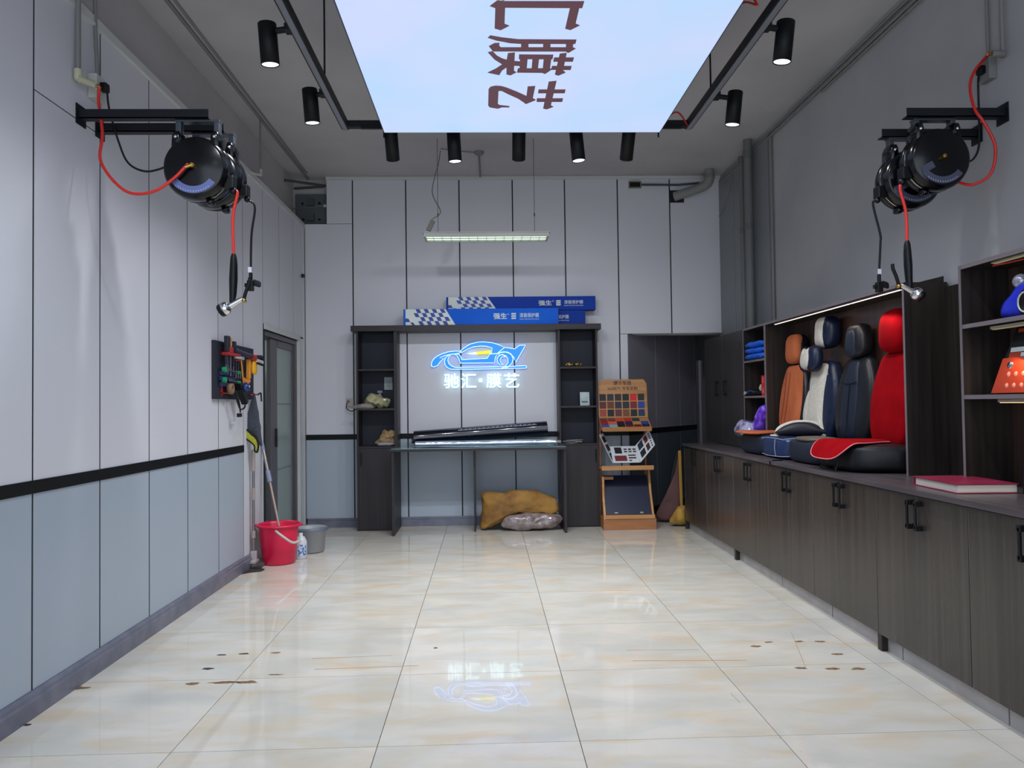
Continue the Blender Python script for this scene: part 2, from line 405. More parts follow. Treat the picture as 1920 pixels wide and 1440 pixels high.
# exposed steel end plate in the notch at the top left corner
bp = thing('steel_end_plate', 'bolted steel plate exposed in the notch above the rear panels', 'plate', (-1.93, 8.69, 3.38))
MB().box((-2.13, 8.672, 3.38), (-1.775, 8.698, 3.74), .003).build('plate', mat('dull_steel', (84, 90, 92), rough=.6), bp)
for x, z in ((-2.04, 3.45), (-1.86, 3.45), (-2.05, 3.63), (-1.86, 3.635)):
    MB().lathe(frame((x, 8.672, z), (1, 0, 0), (0, 0, 1)), [(0, .012), (.012, .012), (.014, 0)], 8).build('bolt', BLKM, bp)
for z_ in (3.43, 3.60): MB().box((-1.99, 8.63, z_), (-1.915, 8.672, z_ + .08), .004).build('clip', mat('dull_steel2', (66, 74, 74), rough=.6), bp)
cb = MB().tube([(-2.14, 8.62, 3.56), (-1.95, 8.61, 3.575), (-1.78, 8.61, 3.585)], .006).build('cable', mat('lilac_cable', (110, 100, 118)), bp)
MB().box((-1.80, 8.6, 3.575), (-1.77, 8.625, 3.60)).build('connector', WHT, bp)

# right wall and its far panelled bay
rwl = struct(MB().box((RX, FY, 0), (2.85, 8.7, CZ)).build('wall_right', PLASTR), 'grey plastered right wall')
for a, b in ((7.06, 7.62), (7.63, 8.06), (8.07, 8.575)):
    MB().box((RX - .02, a, .0), (RX, b, 3.85), .002).build('wall_panel', PANG, rwl)
# oblique wall of the passage behind the opening
pw = MB(); d = Vector((.6, .8, 0)); n_ = Vector((.8, -.6, 0)); O = Vector((1.605, 8.62, 0))
PF = Matrix(((d.x, n_.x, 0, O.x), (d.y, n_.y, 0, O.y), (0, 0, 1, 0), (0, 0, 0, 1)))
pw.obox(PF, (0, -.12, 0), (2.3, 0, 2.6))
pw = struct(pw.build('wall_passage', GROOVE), 'oblique panelled wall inside the passage')
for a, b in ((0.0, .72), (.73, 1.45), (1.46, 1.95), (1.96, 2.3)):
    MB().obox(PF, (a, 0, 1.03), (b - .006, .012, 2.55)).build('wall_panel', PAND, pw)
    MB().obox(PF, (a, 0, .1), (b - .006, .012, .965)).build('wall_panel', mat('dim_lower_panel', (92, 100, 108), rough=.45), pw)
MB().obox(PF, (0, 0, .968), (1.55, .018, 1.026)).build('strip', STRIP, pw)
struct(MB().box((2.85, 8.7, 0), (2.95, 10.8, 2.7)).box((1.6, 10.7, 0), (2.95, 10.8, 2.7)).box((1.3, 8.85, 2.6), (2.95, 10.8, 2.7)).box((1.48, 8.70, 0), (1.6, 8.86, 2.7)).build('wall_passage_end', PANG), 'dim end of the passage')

# ================================================================== CEILING FIXTURES
# illuminated sign box
LZ = 3.2
lb = thing('light_box_sign', 'large suspended glowing light box with dark red-brown characters', 'light box', (.27, 3.2, LZ))
x0, x1, y0, y1 = -.672, 1.215, .9, 5.20
BOXF = mat('light_box_film', (200, 215, 235), rough=.4)
nt = BOXF.node_tree; b_ = nt.nodes['Principled BSDF']
tc = nt.nodes.new('ShaderNodeTexCoord'); nz = nt.nodes.new('ShaderNodeTexNoise'); nz.inputs['Scale'].default_value = 1.1; nz.inputs['Detail'].default_value = 2
rp_ = nt.nodes.new('ShaderNodeValToRGB'); rp_.color_ramp.elements[0].position = .35; rp_.color_ramp.elements[1].position = .7
rp_.color_ramp.elements[0].color = (*lin((184, 215, 250)), 1); rp_.color_ramp.elements[1].color = (*lin((205, 215, 250)), 1)
nt.links.new(tc.outputs['Object'], nz.inputs['Vector']); nt.links.new(nz.outputs[0], rp_.inputs[0]); nt.links.new(rp_.outputs[0], b_.inputs['Emission Color'])
b_.inputs['Emission Strength'].default_value = 1.0; b_.inputs['Base Color'].default_value = (.05, .05, .05, 1)
MB().box((x0, y0, LZ), (x1, y1, LZ + .004)).build('lit_face', BOXF, lb)
MB().box((x0 - .006, y0 - .006, LZ + .001), (x1 + .006, y1 + .006, LZ + .07)).build('box_frame', mat('dark_blue_frame', (40, 50, 85), rough=.4), lb)
INK = mat('maroon_sign_ink', (70, 42, 50), rough=.5, emit=(112, 76, 84), es=.5)
GL = [
 [(0.038,3.530),(0.073,3.479),(0.094,3.483),(0.105,3.486),(0.475,3.483),(0.473,3.545),(0.459,3.545),(0.459,3.692),(0.482,3.710),(0.440,3.757),(0.413,3.743),(0.415,3.545),(0.110,3.544),(0.111,3.697),(0.135,3.716),(0.093,3.761),(0.063,3.743),(0.064,3.548)],
 [(0.029,3.840),(0.042,3.815),(0.101,3.836),(0.184,3.855),(0.483,3.857),(0.482,3.904),(0.199,3.904),(0.144,3.897),(0.072,3.868)],
 [(0.035,3.931),(0.064,3.897),(0.090,3.895),(0.088,3.924),(0.097,3.944),(0.439,3.942),(0.473,3.940),(0.490,3.956),(0.457,4.005),(0.440,3.989),(0.057,3.990)],
 [(0.201,3.899),(0.239,3.899),(0.242,3.948),(0.203,3.948)],
 [(0.315,3.898),(0.353,3.898),(0.357,3.947),(0.318,3.947)],
 [(0.433,3.898),(0.471,3.899),(0.474,3.945),(0.438,3.947)],
 [(0.030,4.000),(0.055,3.988),(0.079,4.040),(0.106,4.071),(0.133,4.090),(0.135,4.178),(0.109,4.220),(0.095,4.280),(0.029,4.248),(0.077,4.194),(0.109,4.143),(0.066,4.084)],
 [(0.136,4.011),(0.173,4.002),(0.176,4.225),(0.190,4.243),(0.158,4.283),(0.135,4.270),(0.131,4.098)],
 [(0.170,4.103),(0.207,4.108),(0.210,4.163),(0.172,4.158)],
 [(0.196,4.025),(0.379,4.027),(0.379,4.079),(0.197,4.078)],
 [(0.196,4.194),(0.375,4.193),(0.385,4.206),(0.353,4.263),(0.334,4.248),(0.194,4.246)],
 [(0.203,4.073),(0.244,4.073),(0.246,4.199),(0.206,4.199)],
 [(0.270,4.073),(0.306,4.073),(0.308,4.198),(0.273,4.198)],
 [(0.331,4.073),(0.372,4.073),(0.375,4.198),(0.335,4.198)],
 [(0.412,4.015),(0.448,4.005),(0.450,4.216),(0.466,4.245),(0.429,4.284),(0.409,4.269)],
 [(0.386,4.060),(0.493,4.059),(0.492,4.106),(0.385,4.107)],
 [(0.384,4.163),(0.492,4.163),(0.491,4.210),(0.381,4.208)],
 [(0.035,4.474),(0.046,4.441),(0.075,4.425),(0.108,4.430),(0.142,4.453),(0.202,4.509),(0.264,4.575),(0.264,4.436),(0.308,4.429),(0.304,4.606),(0.324,4.633),(0.267,4.695),(0.248,4.663),(0.216,4.612),(0.154,4.545),(0.112,4.495),(0.094,4.497),(0.093,4.695),(0.103,4.714),(0.166,4.733),(0.165,4.749),(0.119,4.747),(0.094,4.770),(0.045,4.749),(0.033,4.720)],
 [(0.382,4.368),(0.426,4.357),(0.424,4.720),(0.441,4.740),(0.403,4.780),(0.379,4.766)],
 [(0.331,4.479),(0.491,4.479),(0.491,4.529),(0.331,4.529)],
 [(0.329,4.610),(0.489,4.610),(0.489,4.660),(0.331,4.660)],
]
UP = Matrix.Identity(4)
ch = [MB(), MB(), MB()]
for i, gl in enumerate(GL):
    mb = ch[0 if i == 0 else (1 if i < 17 else 2)]; mb.prism(UP, gl, LZ - .0025 - .0001 * i, LZ - .0008)
for y_ in (3.40, 3.27, 3.16): pass
for k, (a, b) in enumerate((((.05, 3.43), (.16, 3.40)), ((.30, 3.41), (.42, 3.36)), ((-.02, 3.36), (.02, 3.30)))): pass
# the three water strokes of the first visible character, nearer than the frame edge
for q in ([(.50, 3.30), (.57, 3.33), (.52, 3.46), (.45, 3.42)], [(.30, 3.30), (.37, 3.33), (.32, 3.46), (.25, 3.42)], [(-.06, 3.33), (.0, 3.31), (.15, 3.44), (.10, 3.48)]): ch[0].prism(UP, q, LZ - .003, LZ - .0008)
for mb in ch: mb.build('character', INK, lb)
M_ = frame((.27, 2.55, LZ - .001), (0, 1, 0), (1, 0, 0)); text_obj('character', '驰', .8, M_, INK, lb, depth=.0008, bold=.012)

# steel rail frame with track
rf = thing('rail_frame', 'black steel track frame hanging around the light box', 'light rail', (.24, 3.6, 3.3))
STR = mat('brushed_track_face', (120, 124, 132), rough=.5)
for x in (-.975, 1.475):
    MB().box((x - .026, .6, 3.30), (x + .026, 5.42, 3.345)).build('rail', DSTEEL, rf)
    MB().box((x - .016, .6, 3.294), (x + .016, 5.42, 3.300)).build('track_face', STR, rf)
MB().box((-.95, 5.36, 3.30), (1.45, 5.41, 3.345)).build('rail', DSTEEL, rf)
MB().box((-.95, .6, 3.30), (1.45, .65, 3.345)).build('rail', DSTEEL, rf)
MB().box((-.85, 5.31, 3.27), (-.6, 5.335, 3.30)).box((1.15, 5.31, 3.27), (1.4, 5.335, 3.30)).build('track', BLKM, rf)
for x, y in ((-.975, 4.72), (-.975, 2.3), (1.475, 4.86), (1.475, 2.3)): MB().tube([(x, y, 3.345), (x, y, CZ)], .006, 6).build('rod', DSTEEL, rf)
for x in (-.70, 1.25): MB().tube([(x, 5.385, 3.23), (x, 5.385, CZ)], .006, 6).build('rod', DSTEEL, rf)
for i, pth in enumerate(([(1.366,3.703),(1.354,3.785),(1.280,3.801)], [(1.366,3.703),(1.351,3.882),(1.277,3.950)], [(1.456,5.350),(1.385,5.370),(1.287,5.359)])):
    o = MB().tube(smooth_open([(a, b, 3.345 + .06 * ((j % 2) > 0) - .045 * (j == 0)) for j, (a, b) in enumerate(pth)]), .006, 6).build('red_wire', REDH)
    tag(o, ('thin red wire looped above the light box, nearer of the two at its right edge', 'thin red wire looped above the light box, lower of the two at its right edge', 'thin wire lying by the far right corner of the rail frame')[i], 'wire')

LENS = mat('lamp_reflector', (235, 240, 250), rough=.3, emit=(235, 243, 255), es=1.6)
def spot(px, rail, tilt_target, lab, lit=True, power=90):
    """black cylinder spotlight; px = top centre of the cylinder, rail = point on the track"""
    t = thing('track_spotlight', lab, 'spotlight', px, 'black track spotlights')
    d_ = (Vector(tilt_target) - Vector(px)).normalized(); a_ = Vector(rail) - Vector(px); u = d_.cross(Vector((0, 1, 0.01))).normalized(); v = d_.cross(u)
    M = Matrix(((u.x, v.x, d_.x, px[0]), (u.y, v.y, d_.y, px[1]), (u.z, v.z, d_.z, px[2]), (0, 0, 0, 1)))
    Lc = .215; r = .048
    MB().lathe(M, [(0, 0), (r - .004, 0), (r, .004), (r, Lc), (r - .004, Lc), (r - .005, Lc - .03)], 24).build('housing', BLKM, t)
    MB().lathe(M, [(r - .005, Lc - .004), (.03, Lc - .03), (0, Lc - .034)], 24).build('reflector', LENS, t)
    pm = Vector(px) + d_ * .045
    MB().tube([pm, pm + (Vector(rail) - pm) * .5], .010, 8).tube([pm + (Vector(rail) - pm) * .35, pm + (Vector(rail) - pm) * .75], .017, 8).build('swivel_arm', BLKM, t)
    q = Vector(rail); MB().box(q - Vector((.035, .03, .02)), q + Vector((.035, .03, .02)), .004).build('adapter', DSTEEL, t)
    e = Vector(px) + d_ * (Lc + .002)
    lamp('SPOT', 'spot_beam', e, power, (.93, .96, 1), target=e + d_, spot_size=math.radians(132), spot_blend=1.0, shadow_soft_size=.035)
def pxz(p): return p
SP = [
 ((-1.13, 4.02, 3.36), (-1.00, 4.02, 3.33), (-.95, 4.35, 0), 'black spotlight nearest on the left rail', 52),
 ((-1.10, 4.86, 3.36), (-1.00, 4.86, 3.33), (-.90, 5.2, 0), 'black spotlight farther along the left rail', 52),
 ((1.62, 3.98, 3.36), (1.50, 3.98, 3.33), (1.3, 4.25, 0), 'black spotlight nearest on the right rail', 52),
 ((1.65, 4.90, 3.36), (1.51, 4.90, 3.33), (1.35, 5.2, 0), 'black spotlight farther along the right rail', 52),
 ((-.655, 5.40, 3.29), (-.655, 5.385, 3.315), (-.62, 8.6, 2.0), 'leftmost black spotlight on the far rail behind the light box', 55),
 ((-.212, 5.40, 3.28), (-.212, 5.385, 3.315), (-.05, 5.55, 0), 'lit black spotlight left of centre on the far rail', 135),
 ((.255, 5.40, 3.29), (.255, 5.385, 3.315), (.30, 8.6, 2.0), 'middle black spotlight on the far rail', 55),
 ((.66, 5.40, 3.28), (.66, 5.385, 3.315), (.95, 5.4, 0), 'lit black spotlight right of centre on the far rail', 135),
 ((1.045, 5.40, 3.29), (1.045, 5.385, 3.315), (.98, 8.6, 2.0), 'rightmost black spotlight on the far rail behind the light box', 55),
]
for y_ in (3.18, 2.34):  # extra spotlights on both rails, added out of view to brighten the walls
    SP.append(((-1.13, y_, 3.36), (-1.00, y_, 3.33), (-1.05, y_ + .3, 0), 'black spotlight added out of view on the left rail, %s' % ('over the reel arms' if y_ > 3 else 'by the shop front'), 40))
    SP.append(((1.62, y_, 3.36), (1.50, y_, 3.33), (1.4, y_ + .3, 0), 'black spotlight added out of view on the right rail, %s' % ('over the reel arms' if y_ > 3 else 'by the shop front'), 40))
for i, (a, b, c_, l_, p_) in enumerate(SP):
    if i in (4, 6, 8): c_ = (a[0] + (c_[0] - a[0]) * .3, a[1] + 1.5, a[2] - 1.95)
    spot(a, b, c_, l_, power=p_)

# pendant louvre fitting
pf = thing('pendant_louvre_light', 'long white louvred strip light hanging over the rear cabinet', 'lamp', (.02, 7.35, 2.95))
LV = mat('pale_louvre', (200, 215, 200), rough=.3, emit=(210, 226, 208), es=1.3)
xa, xb, ya, yb, z0 = -.575, .615, 7.22, 7.48, 2.93
fr = MB(); th = .018
for a, b in (((xa, ya, z0), (xb, ya + th, z0 + .034)), ((xa, yb - th, z0), (xb, yb, z0 + .034)), ((xa, ya + th, z0), (xa + th, yb - th, z0 + .034)), ((xb - th, ya + th, z0), (xb, yb - th, z0 + .034))): fr.box(a, b)
fr.box((xa - .01, ya - .01, z0 + .034), (xb + .01, yb + .01, z0 + .042)).build('housing', mat('lamp_white', (150, 152, 148), rough=.4), pf)
MB().box((xa + th, ya + th, z0 + .029), (xb - th, yb - th, z0 + .033)).build('reflector', LV, pf)
BL = mat('louvre_blade', (150, 165, 150), rough=.3, metal=.3)
for i in range(1, 14):
    x = xa + (xb - xa) * i / 14; MB().box((x - .002, ya + th, z0 + .006), (x + .002, yb - th, z0 + .016)).build('louvre_blade', BL, pf)
MB().box((xa + th, 7.348, z0 + .004), (xb - th, 7.352, z0 + .016)).build('louvre_blade', BL, pf)
for y_ in (7.285, 7.415): MB().tube([(xa + th + .002, y_, z0 + .018), (xb - th - .002, y_, z0 + .018)], .010, 10).build('fluorescent_tube', mat('lit_tube_green_white', (220, 240, 225), emit=(222, 240, 220), es=1.15), pf)
for x in (xa + .13, xb - .13):
    MB().tube([(x, 7.35, z0 + .042), (x, 7.35, CZ)], .0025, 5).tube([(x, 7.35, z0 + .22), (x, 7.35, z0 + .25)], .007, 6).build('suspension_wire', mat('wire_grey', (60, 60, 64), rough=.4), pf)
MB().obox(Matrix.Translation((-.515, 7.33, 3.06)) @ Matrix.Rotation(.45, 4, 'Y'), (-.022, -.015, -.055), (.022, .015, .055), .004).build('driver', mat('driver_beige', (120, 116, 104)), pf)
MB().tube(smooth_open([(-.50, 7.33, 3.12), (-.42, 7.35, 3.2), (-.50, 7.38, 3.4), (-.44, 7.45, 3.7), (-.43, 7.6, 3.872)]), .005, 6).build('cable', GREYP, pf)

# junction cap and conduit at the ceiling
jc = thing('ceiling_junction_cap', 'small round junction cap with wires on the ceiling', 'junction', (-.046, 7.74, CZ))
MB().lathe(frame((-.046, 7.74, CZ - .03), (1, 0, 0), (0, 1, 0)), [(0, 0), (.04, 0), (.05, .012), (.05, .03)], 16).build('cap', GREYP, jc)
MB().tube([(-.046, 7.79, CZ - .01), (-.04, 8.56, CZ - .012)], .009, 8).build('conduit', GREYP, jc)
MB().tube(smooth_open([(-.09, 7.72, CZ - .015), (-.25, 7.66, CZ - .02), (-.43, 7.62, CZ - .01)]), .005, 6).build('wire', GREYP, jc)

# conduits along the ceiling edges
def cond(name, lab, pts, r=.010, m_=GREYP, cat='conduit', elbow=None):
    return tag(MB().tube(pts, r, 8).build(name, m_), lab, cat)
cond('ceiling_conduit', 'grey conduit running along the ceiling at the left, outer one', [(-1.965, FY, 3.896), (-1.975, 8.62, 3.896)], .013)
cond('ceiling_conduit', 'thinner grey conduit beside the ceiling conduit at the left', [(-1.90, FY, 3.900), (-1.94, 8.4, 3.900)], .009)
cond('ceiling_conduit', 'pale conduit in the right ceiling corner, upper one', [(2.677, FY, 3.85), (2.677, 8.5, 3.85)], .012)
cond('ceiling_conduit', 'pale conduit on the right wall just below the ceiling corner', [(2.672, FY, 3.80), (2.672, 8.45, 3.80)], .012)
cond('ceiling_conduit', 'lowest pale conduit along the top of the right wall', [(2.672, FY, 3.765), (2.672, 5.9, 3.77)], .009)
for z in (3.40, 3.74):
    tag(MB().tube([(-2.14, 8.66, z + .06), (-1.80, 8.64, z + .075)] if z > 3.5 else [(-2.15, 8.3, 3.79), (-1.79, 8.66, 3.83)], .014, 8).build('notch_pipe', mat('dull_pipe', (70, 72, 74))), 'dull pipe crossing the notch in the top left corner' + (', upper' if z > 3.5 else ', slanting one'), 'pipe')
dp = thing('drop_pipe', 'small pipe dropping from the ceiling conduit to the left capping', 'pipe', (-1.99, 6.80, 3.4))
MB().tube([(-1.975, 6.80, 3.895), (-1.978, 6.82, 3.43)], .009, 8).build('pipe', GREYP, dp)
MB().tube([(-1.978, 6.82, 3.45), (-1.98, 6.82, 3.40), (-1.985, 6.78, 3.395)], .016, 8).build('elbow', WHT, dp)
MB().tube([(-1.98, 6.80, 3.395), (-2.0, 6.58, 3.35)], .011, 8).build('spigot', WHT, dp)

# thick waste pipes, right rear corner
pv = thing('waste_pipe', 'thick grey pipe bending from the ceiling into the rear wall', 'pipe', (2.50, 8.4, 3.8))
MB().tube(smooth_open([(2.50, 8.35, CZ), (2.50, 8.35, 3.80), (2.46, 8.38, 3.74), (2.33, 8.45, 3.70), (2.16, 8.56, 3.665)], 6), .052, 16).build('pipe', mat('pipe_grey_thick', (128, 130, 126), rough=.6), pv)
MB().box((2.11, 8.574, 3.60), (2.27, 8.5795, 3.74)).build('wall_cutout', GROOVE, pv)
MB().tube([(2.50, 8.35, 3.855), (2.50, 8.35, 3.81)], .057, 16).build('collar', mat('pipe_grey_thick2', (118, 120, 116), rough=.6), pv)
wb = thing('wall_vent_box', 'small open beige wall box under the rear cornice', 'wall box', (1.70, 8.575, 3.78))
MB().box((1.64, 8.55, 3.765), (1.78, 8.579, 3.775)).box((1.64, 8.55, 3.83), (1.78, 8.579, 3.84)).box((1.64, 8.55, 3.775), (1.65, 8.579, 3.83)).box((1.77, 8.55, 3.775), (1.78, 8.579, 3.83)).build('frame', mat('beige_box', (118, 112, 84)), wb)
MB().box((1.65, 8.574, 3.775), (1.77, 8.579, 3.83)).build('opening', BLK, wb)
tag(MB().tube([(1.78, 8.555, 3.80), (2.2, 8.55, 3.795), (2.44, 8.53, 3.81)], .012, 8).build('thin_rear_pipe', mat('dark_pipe', (70, 66, 74))), 'thin dark pipe running from the wall box to the thick bend', 'pipe')
for x_, y_, r_, l_ in ((2.60, 7.58, .030, 'left of the twin vertical grey pipes in the right rear corner'), (2.60, 7.40, .042, 'right thicker one of the twin vertical grey pipes by the right wall')):
    v = thing('vertical_pipe', l_, 'pipe', (x_, y_, .9))
    MB().tube([(x_, y_, 2.02), (x_, y_, CZ if r_ > .04 else 3.80)], r_, 16).build('pipe', mat('pipe_mid', (104, 106, 106), rough=.6), v)
    for z in (3.05, 3.80): MB().tube([(x_, y_, z - .03), (x_, y_, z + .03)] if z < 3.5 else [(x_, y_, z - .07), (x_, y_, z)], r_ + .005, 16).build('coupling', mat('pipe_mid2', (96, 98, 98), rough=.6), v)
cond('wall_conduit', 'slim vertical conduit down the right wall beside the twin pipes', [(2.668, 6.98, 3.78), (2.668, 6.98, 2.02)], .014)
cond('wall_cable', 'thin cable sagging from the corner conduit at the rear right', smooth_open([(2.655, 8.1, 3.79), (2.655, 8.2, 3.6), (2.66, 8.42, 3.45), (2.66, 8.55, 3.44)]), .004)

# ================================================================== HOSE REELS
LABM = mat('reel_label_blue', (88, 100, 150), rough=.4); LABG = mat('reel_label_grey', (70, 72, 92), rough=.4)
TICK = mat('label_marks', (170, 175, 200), rough=.5)
def reel(c, arm_z, arm_x1, side, lab, near, power):
    """side -1: left wall, +1: right wall. c = centre of the drum"""
    t = thing('hose_reel' if not power else 'cable_reel', lab, 'reel', c)
    x, y, z = c; r = .159; hw = .070
    F = frame((x, y, z), (1, 0, 0), (0, 0, 1))      # local z = -y, towards the shop front
    ns = 44
    MB().lathe(F, [(0, hw + .004), (r * .86, hw + .002), (r * .94, hw - .006), (r, hw - .03), (r, .012), (r - .012, .008)], ns).build('front_cover', BLKG, t)
    MB().lathe(F, [(r - .012, -.008), (r, -.012), (r, -hw + .03), (r * .93, -hw), (0, -hw)], ns).build('rear_cover', BLKG, t)
    MB().lathe(F, [(r - .014, .012), (r - .014, -.012)], ns).build('drum', BLKM, t)
    MB().lathe(F, [(r + .002, .016), (r + .003, .012), (r + .002, .009)], 30, 200 if side < 0 else 160, 330 if side < 0 else 290).build('seam_ring', CHR, t)
    # lugs reaching up to the bracket
    for sx in (-1, 1):
        MB().inflate(frame((x + sx * .095, y, z + .145), (1, 0, 0), (0, 0, 1)), [(-.026, -.06), (.026, -.06), (.022, .02), (.012, .045), (-.012, .045), (-.022, .02)], hw * .8, 5, 4).build('lug', BLKG, t)
        MB().lathe(frame((x + sx * .095, y - hw * .8, z + .155), (1, 0, 0), (0, 0, 1)), [(0, .006), (.007, .005), (.009, 0)], 10).build('bolt', CHR, t)
        MB().box((x + sx * .095 - .013, y - .02, z + .165), (x + sx * .095 + .013, y + .02, arm_z - .008), .002).build('hanger', STEEL, t)
    MB().box((x - .11, y - .025, arm_z - .010), (x + .11, y + .025, arm_z - .0005), .002).build('hanger_plate', STEEL, t)
    a0, a1 = (218, 322)
    MB().lathe(frame((x, y - hw - .0045, z), (1, 0, 0), (0, 0, 1)), [(r * .84, 0), (r * .62, .0006)], 24, a0, a1).build('label', LABM if side < 0 else LABG, t)
    tk = MB()
    for i in range(13):
        a = math.radians(a0 + 16 + i * (a1 - a0 - 32) / 12); q = Vector((x + math.cos(a) * r * .78, y - hw - .0058, z + math.sin(a) * r * .78)); tk.box(q - Vector((.002, .0004, .003)), q + Vector((.002, .0004, .003)))
    tk.build('label_marks', TICK, t)
    if side > 0: MB().obox(Matrix.Translation((x - .075, y - hw - .004, z - .05)) @ Matrix.Rotation(-.5, 4, 'Y'), (-.034, -.001, -.018), (.034, .0005, .018)).build('sticker', LABG, t)
    MB().tube([(x, y - hw, z), (x, y - hw - .028, z)], .012, 8).tube([(x, y - hw - .026, z), (x + (-.03 if side < 0 else .0), y - hw - .03, z - .012)], .009, 8).build('fitting', BRASS if not power else BLK, t)
    MB().inflate(frame((x - side * .02 * 0 + .06 * -side, y, z - r - .004), (1, 0, 0), (0, 0, 1)), rrect(.04, .03, .012), .03, 3, 4).build('foot_lug', BLKG, t)
    # outlet with stop ball
    ox = x - side * (r - .004); oz = z - .075
    MB().box((ox - .026, y - .03, oz - .02), (ox + .026, y + .03, oz + .045), .008).build('outlet', BLK, t)
    # hanging hose or cable
    return t, (ox - side * .016, y, oz - .03)

def sphere(mb, c, r, n=14, sq=1.):
    pr = [(r * math.cos(math.radians(-90 + 180 * i / 8)), r * math.sin(math.radians(-90 + 180 * i / 8)) * sq) for i in range(9)]
    return mb.lathe(Matrix.Translation(c), pr, n)

def spray_gun(top, side, lab):
    """black grip trigger gun hanging nose down with a chrome head"""
    x, y, z = top; t = thing('spray_gun', lab, 'spray gun', top, 'wash spray guns hanging on red hoses')
    MB().tube([(x, y, z + .01), (x, y, z - .01), (x, y, z - .05), (x - side * -.002, y, z - .12), (x + side * .004, y, z - .19), (x + side * .008, y, z - .235)], [.010, .016, .019, .021, .018, .014], 14).build('grip', BLK, t)
    hx = x - side * -.0; s_ = side
    MB().tube([(x - s_ * .045, y, z - .215), (x + s_ * .0, y, z - .24), (x + s_ * .03, y, z - .258)], [.011, .014, .016], 12).build('barrel', CHR, t)
    hd = MB(); F = frame((x + s_ * .028, y, z - .256), (0, 1, 0), (s_ * .5, 0, .86)); 
    d_ = Vector((s_ * .86, 0, -.5)); u = Vector((0, 1, 0)); v = d_.cross(u)
    M = Matrix(((d_.x * 0 + u.x, v.x, d_.x, x + s_ * .022), (u.y, v.y, d_.y, y), (u.z, v.z, d_.z, z - .252), (0, 0, 0, 1)))
    hd.lathe(M, [(0, -.004), (.016, -.002), (.030, .010), (.034, .026), (.032, .036)], 20).build('head', CHR, t)
    MB().lathe(M, [(.032, .034), (.034, .040), (.033, .052), (.026, .058), (0, .056)], 20).build('nozzle', BLK, t)
    MB().tube(smooth_open([(x - s_ * .05, y, z - .222), (x - s_ * .055, y, z - .20), (x - s_ * .066, y, z - .165), (x - s_ * .078, y, z - .135), (x - s_ * .080, y, z - .11)], 3), .009, 8).build('trigger', BLKM, t)
    MB().lathe(frame((x - s_ * .052, y, z - .226), (1, 0, 0), (0, 0, 1)), [(0, .014), (.009, .014), (.010, 0), (.009, -.014), (0, -.014)], 10).build('pivot', BRASS, t)
    return t

def socket(top, s_, lab):
    x, y, z = top; t = thing('trailing_socket', lab, 'socket', top, 'trailing sockets hanging on black cables')
    MB().tube([(x, y, z + .0), (x, y, z - .04)], .010, 8).build('sleeve', BLK, t)
    MB().box((x - .017, y - .017, z - .095), (x + .015, y + .017, z - .04), .005).box((x - .030, y - .012, z - .075), (x - .015, y + .012, z - .055), .002).build('body', BLK, t)
    MB().inflate(frame((x + .032, y, z - .055), (1, 0, -.3), (0, 0, 1)), rrect(.045, .036, .012), .005, 4, 4).build('flap', DSTEEL, t)
    MB().box((x - .011, y - .011, z + .002), (x + .008, y - .009, z + .030)).build('tag', mat('cable_tag', (215, 205, 220)), t)
    return t

def arm(y, z, xw, xe, lab):
    t = thing('wall_bracket_arm', lab, 'bracket', (xw, y, z))
    a, b = min(xw, xe), max(xw, xe)
    MB().box((a, y - .025, z), (b, y - .020, z + .045)).box((a, y - .025, z + .0), (b, y + .025, z + .005)).build('angle_bar', DSTEEL, t)
    s_ = 1 if xw > xe else -1
    MB().box((xw - (s_ > 0) * .006, y - .045, z - .03), (xw + (s_ < 0) * .006, y + .045, z + .07)).build('wall_plate', DSTEEL, t)
    return t

# left pair
zl = 2.787
arm(3.86, zl, LX, -1.37, 'dark steel angle arm on the left wall holding the air hose reel, nearer one')
arm(4.05, zl + .0, LX, -1.36, 'dark steel angle arm on the left wall holding the cable reel, behind')
rl1, o1 = reel((-1.433, 3.88, 2.535), zl, 0, -1, 'black hose reel on the left bracket with red hose, nearer the camera', True, False)
rl2, o2 = reel((-1.423, 4.07, 2.545), zl, 0, -1, 'black cable reel half hidden behind the left hose reel', False, True)
# right pair
zr = 2.785
arm(3.84, zr, RX, 2.17, 'dark steel angle arm on the right wall, nearer one above the big reel')
arm(4.05, 2.752, RX, 2.15, 'dark steel angle arm on the right wall, farther one')
rr1, o3 = reel((2.330, 3.86, 2.565), zr, 0, 1, 'black hose reel hanging nearest on the right wall bracket', True, False)
rr2, o4 = reel((2.299, 4.05, 2.520), 2.752, 0, 1, 'black cable reel behind the right hose reel', False, True)

def drop(t, o, pts, r, m_, name):
    sphere(MB(), o, r * 2.6).build('stopper', BLK, t)
    MB().tube(smooth_open([o] + pts, 8), r, 10).build(name, m_, t)
e = (-1.262,3.880,2.103)
drop(rl1, o1, [(o1[0] + .02, 3.88, 2.42), (e[0] - .002, 3.88, 2.3), e], .0075, REDH, 'hose')
spray_gun((e[0], e[1], e[2]), -1, 'chrome headed spray gun hanging on the red hose at the left')
e = (-1.235,4.070,2.049)
drop(rl2, o2, [(o2[0] + .04, 4.07, 2.40), (e[0] + .005, 4.07, 2.25), e], .006, BLK, 'cable')
socket(e, -1, 'black trailing socket hanging by the left reels')
e = (2.178,3.860,2.145)
drop(rr1, o3, [(o3[0] - .01, 3.86, 2.42), (e[0] - .002, 3.86, 2.3), e], .0075, REDH, 'hose')
spray_gun((e[0], e[1], e[2]), 1, 'chrome headed spray gun hanging on the red hose at the right')
e = (2.136,4.070,2.015)
drop(rr2, o4, [(o4[0] - .015, 4.07, 2.40), (e[0] + .012, 4.07, 2.24), (e[0] + .012, 4.07, 2.18), e], .006, BLK, 'cable')
socket(e, 1, 'black trailing socket hanging by the right reels above the seat display')

